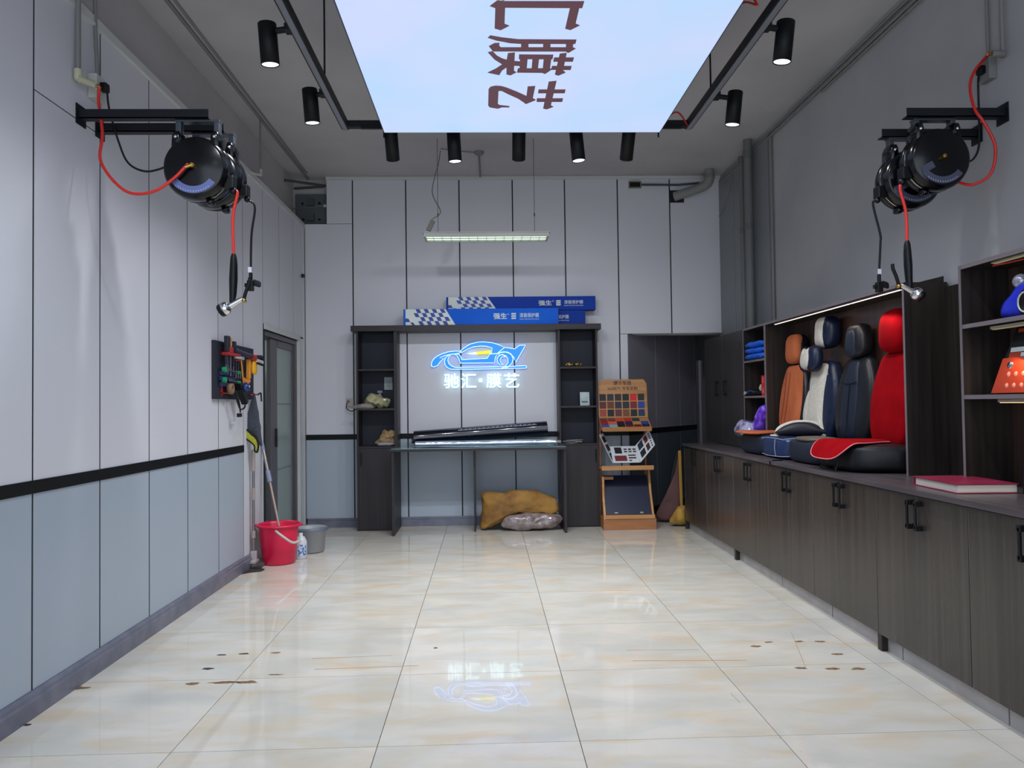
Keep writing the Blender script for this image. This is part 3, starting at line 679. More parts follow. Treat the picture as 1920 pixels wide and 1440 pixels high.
# supply pipes, sockets, loops — left
sp = thing('air_supply_pipe', 'grey supply pipe with elbow coming down the left panels', 'pipe', (-1.985, 3.79, 2.97))
MB().tube([(-1.985, 3.79, 2.985), (-1.985, 3.79, 3.86)], .013, 10).build('pipe', GREYP, sp)
MB().tube([(-1.985, 3.79, 3.01), (-1.985, 3.79, 2.965), (-1.975, 3.80, 2.962)], .020, 10).tube([(-1.985, 3.78, 2.966), (-1.94, 3.85, 2.960)], .018, 10).build('elbow', mat('cream_ppr', (178, 176, 150)), sp)
MB().tube([(-1.94, 3.85, 2.960), (-1.92, 3.87, 2.958)], .009, 8).build('nipple', BRASS, sp)
h0 = Vector((-1.92, 3.87, 2.958))
pts = [h0, (-1.925,3.870,2.884), (-1.896,3.850,2.715), (-1.887,3.820,2.558), (-1.761,3.800,2.412), (-1.627,3.790,2.403), (-1.522,3.785,2.467), (-1.449,3.782,2.540)]
tag(MB().tube(smooth_open(pts, 8), .0075, 10).build('supply_hose', REDH), 'red supply hose looping from the left wall pipe to the near reel', 'hose')
so = thing('wall_socket', 'white wall socket with black plug high on the left wall', 'socket', (-2.0, 3.98, 3.0))
MB().box((-2.009, 3.93, 2.93), (-1.965, 4.02, 3.055), .004).build('box', WHT, so)
MB().box((-1.965, 3.955, 2.975), (-1.93, 4.0, 3.02), .008).build('plug', BLK, so)
tag(MB().tube(smooth_open([(-2.0, 3.98, 3.86), (-1.998, 3.98, 3.4), (-1.985, 3.98, 3.057)], 4), .010, 8).build('supply_cable', GREYP), 'grey cable feeding the high socket on the left wall', 'cable')
pts = [(-1.935, 3.975, 2.98), (-1.930,3.990,2.890), (-1.898,4.020,2.734), (-1.858,4.040,2.628), (-1.780,4.050,2.586), (-1.700,4.055,2.599), (-1.646,4.060,2.631)]
tag(MB().tube(smooth_open(pts, 8), .0055, 8).build('power_cable', BLK), 'black power cable looping from the left socket to the rear reel', 'cable')
# right
sp = thing('air_supply_pipe', 'thin supply pipe with fitting coming down the right wall', 'pipe', (2.67, 3.93, 3.1))
q = (2.665,3.794,3.092)
MB().tube([q, (q[0], q[1], 3.86)], .011, 10).build('pipe', GREYP, sp)
MB().tube([q, (q[0] - .01, q[1] - .02, q[2]), (q[0] - .07, q[1] - .02, q[2])], .016, 10).build('elbow', GREYP, sp)
q2 = Vector((q[0] - .07, q[1] - .02, q[2])); MB().tube([q2, q2 - Vector((.02, 0, .002))], .010, 8).build('nipple', BRASS, sp)
pts = [q2 - Vector((.02, 0, .002)), (2.647,3.900,3.130), (2.569,3.880,3.044), (2.526,3.850,2.947), (2.515,3.800,2.816), (2.547,3.780,2.740), (2.602,3.780,2.616), (2.589,3.800,2.486), (2.522,3.840,2.440), (2.476,3.900,2.469)]
tag(MB().tube(smooth_open(pts, 8), .0075, 10).build('supply_hose', REDH), 'red supply hose looping from the right wall pipe to the near reel', 'hose')
q = (2.670,3.920,3.067)
so = thing('wall_socket', 'grey wall socket with black plug high on the right wall', 'socket', q)
MB().box((RX - .042, q[1] - .045, q[2] - .055), (RX - .001, q[1] + .045, q[2] + .06), .004).build('box', GREYP, so)
MB().box((RX - .075, q[1] - .02, q[2] - .02), (RX - .042, q[1] + .02, q[2] + .025), .008).build('plug', BLK, so)
tag(MB().tube([(RX - .015, q[1], q[2] + .06), (RX - .015, q[1], 3.78)], .009, 8).build('supply_cable', GREYP), 'grey cable feeding the high socket on the right wall', 'cable')
pts = [(RX - .07, q[1], q[2] - .01), (2.656,3.980,3.001), (2.669,4.000,2.821), (2.676,4.020,2.697), (2.654,4.030,2.637), (2.625,4.050,2.620)]
tag(MB().tube(smooth_open(pts, 8), .0055, 8).build('power_cable', BLK), 'black power cable running from the right socket to the rear reel', 'cable')
tag(MB().box((-2.003, 8.40, 2.75), (-1.975, 8.44, 2.79), .006).build('wall_hook', BLK), 'small black hook on the wall in the rear left corner', 'hook')

# ================================================================== REAR DISPLAY UNIT
YF, YB = 8.28, 8.555
DK = mat('dark_walnut_carcass', (38, 33, 37), rough=.45, spec=.35, c2=(48, 42, 46), scale=(2, 30, 30), detail=5)
DKV = mat('dark_walnut_upright', (34, 30, 34), rough=.45, spec=.35, c2=(44, 39, 42), scale=(38, 38, 1.2), detail=5, objrand=True)
INT = mat('dark_cabinet_interior', (30, 34, 46), rough=.55, spec=.3)
def column(xa, xb, lab, left):
    t = thing('shelf_cabinet', lab, 'cabinet', ((xa + xb) / 2, 8.4, 0))
    th = .02
    MB().box((xa, YF + .0, 0), (xa + th, YB, 2.14), .0015).build('side_panel', DKV, t)
    MB().box((xb - th - (.0 if not left else .015), YF, 0), (xb, YB, 2.14), .0015).build('side_panel', DKV, t)
    xr = xb - th - (.0 if not left else .015)
    MB().box((xa + th, YB - .012, .9), (xr, YB, 2.14)).build('back_panel', INT, t)
    for z in (.892, 1.30, 1.725): MB().box((xa + th, YF + .005, z - .01), (xr, YB - .012, z + .01), .001).build('shelf', DK, t)
    MB().box((xa + th, YF + .02, 0), (xr, YB, .06)).build('plinth', DKV, t)
    dr_ = MB().box((xa + th + .001, YF - .0, .012), (xr - .001, YF + .018, .880), .0015).build('door', DKV, t)
    hx = xa + .045 if left else xb - .035
    MB().box((hx - .006, YF - .018, .70), (hx + .006, YF - .0, .84), .003).build('handle', BLKM, dr_)
    return t
column(-1.395, -.958, 'dark open shelf column with a door left of the desk', True)
column(.785, 1.212, 'dark open shelf column with a door right of the desk', False)
tb = MB().box((-1.448, YF - .03, 2.14), (1.252, YB + .01, 2.2), .002).build('bridging_board', DK)
tag(tb, 'long dark wooden top board bridging the two rear shelf columns', 'board')
# desk
dk = thing('desk', 'dark work desk with a glass top between the rear shelf columns', 'desk', (-.09, 8.1, 0))
MB().box((-1.005, 7.90, .862), (.822, 8.276, .888), .002).box((-.955, 8.27, .862), (.782, 8.555, .888)).build('desktop', DK, dk)
for x, y_ in ((-.983, 7.92), (.793, 7.93)): MB().box((x, y_, .0), (x + .026, 8.276, .862), .002).build('side_panel', DKV, dk)
MB().box((-.145, 8.10, 0), (-.128, 8.55, .862)).build('divider', DKV, dk)
MB().box((-.985, 7.91, .8885), (.815, 8.274, .8945), .001).box((-.95, 8.274, .8885), (.778, 8.55, .8945)).build('glass_top', mat('table_glass', (95, 130, 135), rough=.05, spec=.8, c2=(110, 145, 150), scale=(3, 3, 3)), dk)

# film rolls on the desk
r1 = thing('film_roll', 'thick roll of glossy black window film lying on the desk', 'roll', (-.07, 8.36, 1.0))
MB().tube([(-.79, 8.375, .982), (.66, 8.395, 1.070)], .078, 24).build('film', mat('black_film', (12, 12, 30), rough=.12, coat=.5), r1)
MB().tube([(-.815, 8.36, .953), (-.79, 8.36, .955)], .028, 14).tube([(.66, 8.38, 1.055), (.665, 8.38, 1.055)], .054, 14).build('core', mat('dark_core', (40, 34, 44)), r1)
M = frame((.05, 8.318, 1.080), (1, .013, .062), (-.05, .6, .8))
cr = MB()
for i in range(52): cr.obox(M, (-.36 + .0165 * i, -.004, .004), (-.352 + .0165 * i, .004 + .004 * (i % 3), .0052))
cr.build('white_marking', mat('white_mark', (210, 210, 225)), r1)
r2 = thing('film_roll', 'roll of shiny clear silvery film in front of the black roll', 'roll', (0, 8.17, .93))
MB().tube([(-.76, 8.17, .926), (.74, 8.19, .928)], .030, 18).rough(.004, 14).build('film', mat('clear_film', (160, 170, 185), rough=.1, metal=.65, c2=(215, 225, 235), scale=(5, 30, 30), bump=.4), r2)
MB().tube([(.74, 8.19, .928), (.79, 8.19, .928)], .018, 12).build('core', mat('card_core', (150, 125, 120)), r2)
sh = MB().inflate(frame((.12, 8.03, .902), (1, 0, 0), (0, 1, 0)), [(-.9, -.05), (-.3, -.10), (.2, -.1), (.62, -.04), (.6, .09), (0, .10), (-.85, .09)], .004, 3, 4).rough(.006, 9, 3)
tag(sh.build('loose_film_sheet', mat('clear_film2', (140, 160, 175), rough=.08, metal=.6, c2=(205, 215, 225), scale=(6, 20, 6), bump=.5)), 'loose wrinkled end of clear film spread over the desk glass', 'film')

# boxes on the top board
BB = mat('bright_blue_card', (0, 88, 205), rough=.6, spec=.2, c2=(4, 96, 212), scale=(3, 3, 3)); BD = mat('deep_blue_card', (4, 56, 158), rough=.6, spec=.2)
CW = mat('card_white', (208, 216, 212), rough=.5); CB = mat('checker_blue', (20, 55, 150), rough=.5)
def fbox(xa, xb, ya, z0, z1, lab, body, checker=True, textx=None):
    t = thing('film_box', lab, 'box', ((xa + xb) / 2, ya + .07, z0), 'long blue film boxes on the top board')
    MB().box((xa, ya, z0), (xb, ya + .135, z1), .003).build('carton', body, t)
    MB().box((xa - .003, ya + .002, z0 + .002), (xa, ya + .133, z1 - .002)).box((xb, ya + .002, z0 + .002), (xb + .003, ya + .133, z1 - .002)).build('end_flap', mat('navy_edge', (16, 36, 96), rough=.5), t)
    H = z1 - z0
    if checker:
        M = XZ(xa + .02, ya, z0); e = .0012
        MB().prism(M, [(0, H * .99), (.43, H * .99), (.535, H * .01), (.0, H * .01)], .0002, e).build('white_band', CW, t)
        k = MB(); rw_ = H / 4; sl = -.105 / H    # shear of the columns
        cw = .0435
        for r in range(4):
            zt = H - r * rw_
            for c_ in range(5):
                u = .105 + c_ * 2 * cw + r * .024 - (cw if r % 2 else 0)
                if u + cw > .445 + .026 * r: continue
                pts = [(u, zt), (u + cw, zt), (u + cw + .024, zt - rw_), (u + .024, zt - rw_)]
                k.prism(M, pts, e, e * 1.6)
        k.prism(M, [(0, H * .42), (.03, H * .42), (.05, H * .2), (0, H * .2)], e, e * 1.6).prism(M, [(.05, H * .18), (.08, H * .18), (.1, 0.01 * H), (.07, .01 * H)], e, e * 1.6)
        k.build('blue_checks', CB, t)
    tx = textx; zc = z0 + H * .52
    text_obj('lettering', '强生', .1, XZ(tx, ya - .0006, zc), CW, t, .0004, .02, width=.145, height=H * .38)
    MB().lathe(XZ(tx + .088, ya - .0004, zc + .02), [(.009, 0), (.009, .001), (.006, .001), (.006, 0)], 12).build('registered_mark', CW, t)
    st = MB()
    for j in (-1, 0, 1): st.prism(XZ(tx + .145, ya, zc + j * H * .14), [(-.026, -.008), (.024, -.008), (.028, .008), (-.022, .008)], .0002, .001)
    st.build('stripe_mark', CW, t)
    MB().box((tx + .188, ya - .001, zc - .035), (tx + .19, ya, zc + .035)).build('divider_line', BD, t)
    text_obj('lettering', '漆面保护膜', .1, XZ(tx + .315, ya - .0006, zc + .008), CW, t, .0004, .006, width=.21, height=H * .27)
    text_obj('lettering', 'PAINT PROTECTION FILM', .1, XZ(tx + .315, ya - .0006, zc - H * .2), CW, t, .0004, .01, width=.21, height=.010)
    return t
fbox(-.88, .79, 8.27, 2.2, 2.375, 'bright blue checkered film box in front on the top board', BB, textx=.16)
fbox(-.54, 1.10, 8.408, 2.2, 2.365, 'blue film box behind the front one, only its right end showing', BD, textx=.50)
fbox(-.425, 1.215, 8.40, 2.368, 2.52, 'blue checkered film box on top of the others', BD, textx=.66)

# ---- illuminated car emblem and characters on the rear panels
NB = mat('sign_blue', (30, 130, 235), rough=.4, emit=(20, 128, 240), es=.75)
NW = mat('sign_edge_glow', (200, 225, 255), rough=.4, emit=(165, 210, 255), es=2.2)
NY = mat('sign_yellow', (240, 230, 20), rough=.4, emit=(250, 240, 20), es=.9)
CT = mat('sign_letter_white', (230, 250, 250), rough=.4, emit=(205, 248, 255), es=1.4)
YS = 8.545
lg = thing('illuminated_car_emblem', 'glowing blue sports car emblem above white characters on the rear wall', 'sign', (-.08, 8.56, 1.85))
SH = [
 [(-0.608,1.772),(-0.604,1.811),(-0.586,1.846),(-0.550,1.878),(-0.493,1.906),(-0.422,1.928),(-0.351,1.936),(-0.287,1.934),(-0.271,1.921),(-0.323,1.907),(-0.394,1.900),(-0.458,1.887),(-0.515,1.863),(-0.473,1.852),(-0.508,1.820),(-0.537,1.778),(-0.580,1.761)],
 [(-0.286,1.936),(-0.237,1.974),(-0.172,2.013),(-0.094,2.033),(-0.022,2.036),(0.077,2.025),(0.148,2.001),(0.209,1.972),(0.126,1.903),(0.060,1.903),(0.071,1.966),(0.006,1.986),(-0.051,1.990),(-0.137,1.982),(-0.208,1.955),(-0.264,1.921)],
 [(-0.267,1.839),(-0.139,1.845),(0.015,1.852),(0.044,1.900),(0.129,1.901),(0.104,1.860),(0.095,1.799),(-0.288,1.801),(-0.302,1.850),(-0.323,1.886),(-0.351,1.899),(-0.309,1.904),(-0.280,1.878)],
 [(0.129,1.904),(0.209,1.972),(0.323,1.954),(0.377,1.993),(0.441,1.994),(0.427,1.964),(0.332,1.804),(0.311,1.858),(0.276,1.901),(0.219,1.919),(0.162,1.913)],
 [(-0.423,1.887),(-0.451,1.859),(-0.462,1.823),(-0.456,1.784),(-0.431,1.752),(-0.389,1.734),(-0.140,1.732),(0.216,1.736),(0.441,1.736),(0.456,1.750),(0.442,1.765),(0.288,1.758),(-0.068,1.753),(-0.339,1.754),(-0.381,1.769),(-0.413,1.798),(-0.425,1.834),(-0.416,1.866),(-0.391,1.890)],
 [(0.201,1.923),(0.247,1.917),(0.286,1.886),(0.304,1.843),(0.289,1.794),(0.245,1.751),(0.167,1.738),(0.217,1.762),(0.246,1.801),(0.246,1.844),(0.225,1.876),(0.190,1.891),(0.154,1.884),(0.140,1.895),(0.162,1.916)],
 [(0.218,1.866),(0.175,1.863),(0.157,1.834),(0.164,1.802),(0.192,1.780),(0.160,1.774),(0.132,1.802),(0.125,1.838),(0.140,1.874),(0.176,1.891),(0.215,1.877)],
]
for k, s_ in enumerate(SH):
    M = frame((0, YS, 0), (1, 0, 0), (0, 0, 1))
    s2 = [(a, b) for a, b in s_]
    body = MB().prism(M, s2, -.02, .004 + .0004 * k).build('blue_shape', NB, lg)
    pth = [(a, YS - .005 - .0004 * k, b) for a, b in s2]; pth.append(pth[0])
    MB().tube(pth, .0032, 6, cap=False).build('lit_outline', NW, lg)
yp = [(-0.116,1.921),(0.055,1.938),(0.055,1.905),(-0.095,1.899)]
MB().prism(frame((0, YS, 0), (1, 0, 0), (0, 0, 1)), yp, -.02, .005).build('yellow_flash', NY, lg)
yp = [(-0.209,1.906),(-0.116,1.921),(-0.095,1.899),(-0.174,1.900)]
MB().prism(frame((0, YS, 0), (1, 0, 0), (0, 0, 1)), yp, -.02, .005).build('white_flash', CT, lg)
for ch_, cx in (('驰', 555), ('汇', 825), ('膜', 1218), ('艺', 1497)):
    px = {555: (-0.386,8.540,1.605), 825: (-0.195,8.540,1.603), 1218: (0.085,8.540,1.603), 1497: (0.284,8.540,1.603)}[cx]
    text_obj('lit_character', ch_, .2, XZ(*px), CT, lg, .006, .008, width=.168, height=.162)
px = (-0.063,8.540,1.607)
MB().lathe(XZ(*px), [(0, .012), (.021, .012), (.022, -.01)], 16).build('lit_dot', CT, lg)

# ---- things on the left column shelves
def rag(name, c, out, T, m, lab, cat, amp=.03, sc=10, seed=0, p=2.2, group=None):
    o = MB().inflate(frame(c, (1, 0, 0), (0, 0, 1)), smooth_closed(out, 4), T, p, 8).rough(amp, sc, seed).rough(amp * .4, sc * 2.6, seed + 4).build(name, m)
    return tag(o, lab, cat, group)
rag('cloth_bundle', (-1.19, 8.40, 1.375), [(-.12, -.05), (-.13, .05), (-.05, .09), (.04, .06), (.10, .04), (.13, -.01), (.10, -.055), (0, -.06)], .08, mat('pale_yellow_cloth', (150, 148, 112), rough=.9, c2=(178, 174, 140), scale=(20, 20, 20)), 'crumpled pale yellow cloth bundle on the middle left shelf', 'cloth', .034, 17, 1)
tag(MB().inflate(frame((-1.32, 8.30, 1.335), (1, 0, 0), (0, 0, 1)), smooth_closed([(-.12, -.02), (-.05, .025), (.08, .03), (.1, -.02)], 4), .035, 2.5, 6).rough(.015, 18, 5).build('clear_bag', mat('clear_plastic_bag', (150, 140, 130), rough=.15, trans=.5, bump=.5, c2=(170, 160, 150))), 'clear plastic bag poking out left of the yellow cloth', 'bag')
o = thing('small_spray_bottle', 'small grey trigger bottle standing behind the pale cloth', 'bottle', (-1.17, 8.46, 1.31))
MB().lathe(Matrix.Translation((-1.17, 8.49, 1.31)), [(0, 0), (.03, 0), (.032, .02), (.032, .12), (.012, .15), (.012, .17)], 16).build('body', mat('cloudy_plastic', (120, 120, 135), rough=.3), o)
MB().box((-1.20, 8.478, 1.478), (-1.145, 8.502, 1.505), .004).build('trigger_head', mat('grey_head', (130, 130, 150)), o)
tag(MB().box((-1.115, 8.33, 1.392), (-1.085, 8.35, 1.412), .003).build('white_tag', mat('bright_white_tag', (225, 228, 228))), 'tiny white tag resting at the right of the yellow cloth', 'tag')
tag(MB().tube(smooth_open([(-1.08, 8.36, 1.32), (-1.06, 8.34, 1.36), (-1.08, 8.33, 1.40), (-1.1, 8.36, 1.42)]), .004, 6).build('thin_wire', mat('olive_wire', (110, 108, 70))), 'thin olive wire curling beside the yellow cloth', 'wire')
nt_ = thing('notice_card', 'white printed notice taped inside the left shelf column', 'notice', (-1.03, 8.30, 1.58))
q = (-1.075,8.500,1.589)
MB().box((q[0] - .055, 8.538, q[2] - .075), (q[0] + .035, 8.542, q[2] + .065)).build('sheet', mat('notice_white', (150, 158, 162)), nt_)
ln = MB()
for i in range(4): ln.box((q[0] - .035, 8.5375, q[2] - .04 + .018 * i), (q[0] + .02, 8.5379, q[2] - .036 + .018 * i))
ln.build('print_line', mat('print_grey', (100, 106, 110)), nt_)
rag('leather_gloves', (-1.07, 8.40, .985), [(-.14, -.05), (-.10, .01), (-.04, .09), (.02, .07), (.07, .085), (.10, .02), (.095, -.05), (-.02, -.07)], .08, mat('tan_leather', (140, 112, 78), rough=.8, c2=(172, 144, 104), scale=(18, 18, 18)), 'crumpled tan leather gloves on the lowest left shelf', 'gloves', .034, 18, 9)
rag('white_rag', (-1.10, 8.36, .924), [(-.08, -.018), (-.07, .015), (.08, .015), (.09, -.018)], .05, mat('grey_white_rag', (150, 150, 158), rough=.9), 'flat grey and white rag under the tan gloves', 'cloth', .006, 16, 3)
# right column
rag('yellow_glasses', (.965, 8.36, 1.757), [(-.09, -.01), (-.08, .02), (0, .018), (.07, .02), (.095, -.012), (0, -.004)], .03, mat('yellow_black_cord', (190, 150, 40), rough=.6, c2=(30, 26, 22), scale=(50, 50, 50), mix=(.48, .52)), 'tangled yellow and black cord on the top right shelf', 'cord', .012, 26, 2)
cd_ = thing('standing_card', 'small white card standing on the right column shelf', 'card', (1.07, 8.40, 1.31))
q = (1.082,8.380,1.389)
M = frame((q[0], 8.40, 1.312), (1, 0, .0), (0, .12, 1))
MB().obox(M, (-.052, 0, -.002), (.052, .148, .0)).build('card', mat('card_pale', (190, 200, 208), c2=(150, 185, 175), scale=(14, 14, 14)), cd_)
MB().obox(M, (-.035, .03, .0), (.035, .05, .0008)).build('print', mat('print_grey'  , (100, 106, 110)), cd_)
pp = thing('leaflet_pile', 'untidy pile of leaflets at the right end of the desk', 'leaflets', (.92, 8.35, .902))
for i in range(6):
    MB().obox(Matrix.Translation((.90 + .03 * (i % 3), 8.36, .9045 + .006 * i)) @ Matrix.Rotation(.3 * (i - 2.5), 4, 'Z'), (-.08, -.05, 0), (.08, .05, .003)).build('leaflet', mat('leaf%d' % (i % 3), ((170, 168, 172), (120, 122, 128), (196, 190, 184))[i % 3]), pp)
# socket left of the unit
so = thing('wall_socket', 'white socket on the rear wall left of the shelf column', 'socket', (-1.512,8.575,1.377))
q = (-1.512,8.575,1.377)
MB().box((q[0] - .04, 8.545, q[2] - .045), (q[0] + .04, 8.579, q[2] + .045), .005).build('box', mat('ivory_plastic', (176, 172, 164)), so)
MB().box((q[0] - .028, 8.535, q[2] + .0), (q[0] - .004, 8.546, q[2] + .025), .003).build('orange_switch', mat('orange_switch', (150, 75, 40)), so)
MB().tube(smooth_open([(q[0] - .03, 8.54, q[2]), (q[0] - .035, 8.53, q[2] - .06), (q[0] + .02, 8.52, q[2] - .095), (q[0] + .085, 8.5, q[2] - .07)], 5), .005, 8).build('flex', BLK, so)

# ---- bags under the desk
bg = MB().inflate(frame((.34, 8.22, .21), (1, 0, 0), (0, .12, 1)), smooth_closed([(-.40, .19), (-.22, .18), (0, .215), (.18, .21), (.33, .14), (.41, .05), (.42, -.02), (.38, -.055), (.12, -.045), (-.02, -.05), (-.15, -.10), (-.30, -.17), (-.40, -.205), (-.42, -.17), (-.40, 0)], 4), .12, 2.6, 9).rough(.03, 6, 2).rough(.022, 13, 8).rough(.010, 30, 5)
bg = bg.build('brown_cover_bag', mat('mustard_fabric', (112, 78, 34), rough=.8, c2=(158, 116, 52), scale=(5, 5, 8), detail=6, bump=.3)); tag(bg, 'large mustard brown crumpled bag slumped under the desk', 'bag')
q2 = MB().prism(frame((.36, 8.085, .20), (1, 0, 0), (0, .12, 1)), [(-.06, -.02), (-.01, -.02), (-.01, .015), (-.06, .015)], -.003, .0)
pb = MB().inflate(frame((.47, 8.14, .095), (1, 0, 0), (0, 0, 1)), smooth_closed([(-.34, -.03), (-.28, .05), (-.1, .08), (.12, .085), (.30, .06), (.33, 0), (.22, -.07), (0, -.085), (-.22, -.075)], 4), .11, 2.4, 9).rough(.02, 8, 6).rough(.012, 24, 1)
tag(pb.build('plastic_wrapped_bundle', mat('clear_wrapped_brown', (110, 92, 90), rough=.14, c2=(150, 138, 138), scale=(14, 14, 14), coat=.6, bump=.6)), 'clear plastic wrapped brown bundle lying under the mustard bag', 'bundle')

# ================================================================== SAMPLE DISPLAY STAND
st = thing('display_stand', 'beech display stand with colour swatches beside the shelf column', 'stand', (1.5, 8.2, 0))
SWC = [[(20, 26, 34), (38, 44, 52), (44, 40, 44), (22, 32, 34), (205, 35, 38), (30, 42, 40)],
       [(86, 32, 32), (100, 52, 34), (28, 42, 66), (38, 40, 46), (120, 34, 34), (28, 66, 150)],
       [(150, 60, 48), (14, 24, 28), (92, 44, 42), (118, 66, 40), (14, 32, 30), (34, 50, 86)]]
SWD = [[(120, 50, 42), (120, 60, 50), (205, 72, 48), (196, 44, 30), (38, 62, 60), (176, 128, 80)],
       [(140, 36, 44), (214, 86, 92), (24, 20, 40), (30, 34, 78), (186, 136, 80), (42, 66, 140)],
       [(34, 80, 160), (90, 180, 180), (16, 16, 26), (90, 18, 28), (110, 18, 24), (20, 26, 56)]]
M = frame((1.488, 8.30, 1.17), (1, 0, 0), (0, .12, 1))     # header board, local x right, y up
hd = [(-.268, 0), (.268, 0), (.268, .375), (.235, .425), (-.235, .425), (-.268, .375)]
head = MB().prism(M, hd, -.018, 0).build('header_board', WOODN, st)
lat = MB()
for i in range(7): lat.obox(M, (-.263 + .0842 * i - .006, .015, 0), (-.263 + .0842 * i + .006, .275, .008))
for j in range(4): lat.obox(M, (-.268, .012 + .0855 * j - .004, 0), (.262, .012 + .0855 * j + .006, .0085))
lat.build('lattice', WOODN, st)
for j in range(3):
    for i in range(6):
        MB().obox(M, (-.263 + .0842 * i + .006, .018 + .0855 * (2 - j), .0), (-.263 + .0842 * (i + 1) - .006, .018 + .0855 * (3 - j) - .01, .004)).build('swatch', mat('swatch_%d_%d_%d' % SWC[j][i], SWC[j][i], rough=.6), st)
INKD = mat('dark_engraving', (40, 28, 24))
ctr = M @ Vector((.0, .385, .001)); text_obj('lettering', '博海车居', .1, frame(ctr, (1, 0, 0), (0, .12, 1)), INKD, st, .0005, .008, width=.20, height=.048)
ctr = M @ Vector((.0, .325, .001)); text_obj('lettering', '360软包 专车定制', .1, frame(ctr, (1, 0, 0), (0, .12, 1)), INKD, st, .0005, .004, width=.33, height=.040)
M = frame((1.488, 8.10, 1.062), (1, 0, 0), (0, .85, .46))
MB().obox(M, (-.268, .0, -.015), (.268, .225, 0)).obox(M, (-.262, -.022, -.022), (.262, .008, .016)).build('tray', WOODN, st)
for j in range(3):
    for i in range(6):
        MB().obox(M, (-.263 + .0872 * i, .012 + .070 * (2 - j), .0), (-.263 + .0872 * (i + 1) - .008, .012 + .070 * (3 - j) - .006, .005)).build('swatch', mat('swatch_%d_%d_%d' % SWD[j][i], SWD[j][i], rough=.6), st)
M = I4
MB().beam((1.235, 8.42, 0), (1.235, 8.36, 1.2), .02, .05, (0, 1, 0)).build('rear_post', WOODND, st)
MB().beam((1.735, 8.42, 0), (1.735, 8.36, 1.2), .02, .05, (0, 1, 0)).build('rear_post', WOODND, st)
MB().box((1.21, 8.06, .63), (1.752, 8.40, .642)).box((1.205, 8.05, .625), (1.757, 8.07, .672), .003).build('middle_shelf', WOODN, st)
MB().prism(frame((1.222, 0, 0), (0, 1, 0), (0, 0, 1)), [(8.07, .08), (8.10, .09), (8.18, .30), (8.19, .40), (8.20, .55), (8.155, .55), (8.15, .40), (8.145, .32), (8.05, .11)], 0, .022).build('side_rail', WOODN, st)
MB().prism(frame((1.735, 0, 0), (0, 1, 0), (0, 0, 1)), [(8.07, .08), (8.10, .09), (8.20, .30), (8.24, .40), (8.30, .63), (8.26, .63), (8.20, .40), (8.16, .32), (8.05, .11)], 0, .022).build('side_rail', WOODN, st)
MB().box((1.215, 8.05, 0), (1.775, 8.44, .115), .004).build('base_box', WOODND, st)
MB().box((1.235, 8.04, .115), (1.76, 8.07, .155), .003).build('front_rail', WOODN, st)
MB().box((1.222, 8.19, .515), (1.35, 8.24, .545), .002).build('corner_bracket', WOODND, st)
M = frame((1.49, 8.08, .155), (1, 0, 0), (0, .52, .85))
MB().obox(M, (-.24, 0, -.012), (.24, .46, 0)).build('blue_panel', mat('navy_sheet', (10, 22, 52), rough=.4), st)
for cx_ in (-.1325, .1375): MB().obox(M, (cx_ - .0175, .012, 0), (cx_ + .0175, .028, .004)).build('clip', mat('clip_cream', (150, 150, 130)), st)
# open tri-fold sample folder
fo = thing('sample_folder', 'white trifold sample folder open on the stand shelf', 'folder', (1.5, 8.2, .66))
FW = mat('folder_white', (196, 204, 208), rough=.4)
DKS = [(14, 18, 24), (70, 24, 30), (26, 34, 52), (110, 30, 36)]
def leaf_(pts, sw, lab):
    A, B, D = (Vector(p) for p in pts)     # lower left, lower right, upper left
    u = B - A; v = D - A; M = frame(A, u, v); lu = u.length; v2 = v.length
    n = u.cross(v).normalized()
    lf = MB().prism(Matrix(((u.x, v.x, n.x, A.x), (u.y, v.y, n.y, A.y), (u.z, v.z, n.z, A.z), (0, 0, 0, 1))), [(0, 0), (1, 0), (1, 1), (0, 1)], -.004, 0).build('folder_leaf', FW, fo)
    MM = Matrix(((u.x, v.x, n.x, A.x), (u.y, v.y, n.y, A.y), (u.z, v.z, n.z, A.z), (0, 0, 0, 1)))
    for i, (a, b, c, d_) in enumerate(sw):
        col = DKS[i % 4]
        MB().prism(MM, [(a, b), (c, b), (c, d_), (a, d_)], .0002, .002).build('fabric_sample', mat('smp_%d' % (i % 4), col, rough=.7), lf)
leaf_([(1.335,8.090,0.701), (1.619,8.090,0.702), (1.323,8.250,0.867)], [(.15, .55, .42, .92)] + [(.5 + .17 * i, .62 + .14 * j, .62 + .17 * i, .7 + .14 * j) for i in range(3) for j in (0, 1)] + [(.1, .1, .55, .42), (.62, .1, .72, .16), (.62, .24, .9, .32), (.62, .4, .9, .47)], '')
leaf_([(1.624,8.090,0.702), (1.788,8.120,0.884), (1.596,8.250,0.863)], [(.15, .1, .45, .45), (.55, .1, .75, .45), (.15, .55, .45, .92), (.55, .55, .75, .92)] + [(.84, .08 + .14 * i, .92, .15 + .14 * i) for i in range(6)], '')
leaf_([(1.196,8.120,1.001), (1.329,8.090,0.701), (1.256,8.250,1.012)], [(.1, .15, .3, .85), (.38, .15, .6, .85), (.68, .15, .9, .85)], '')

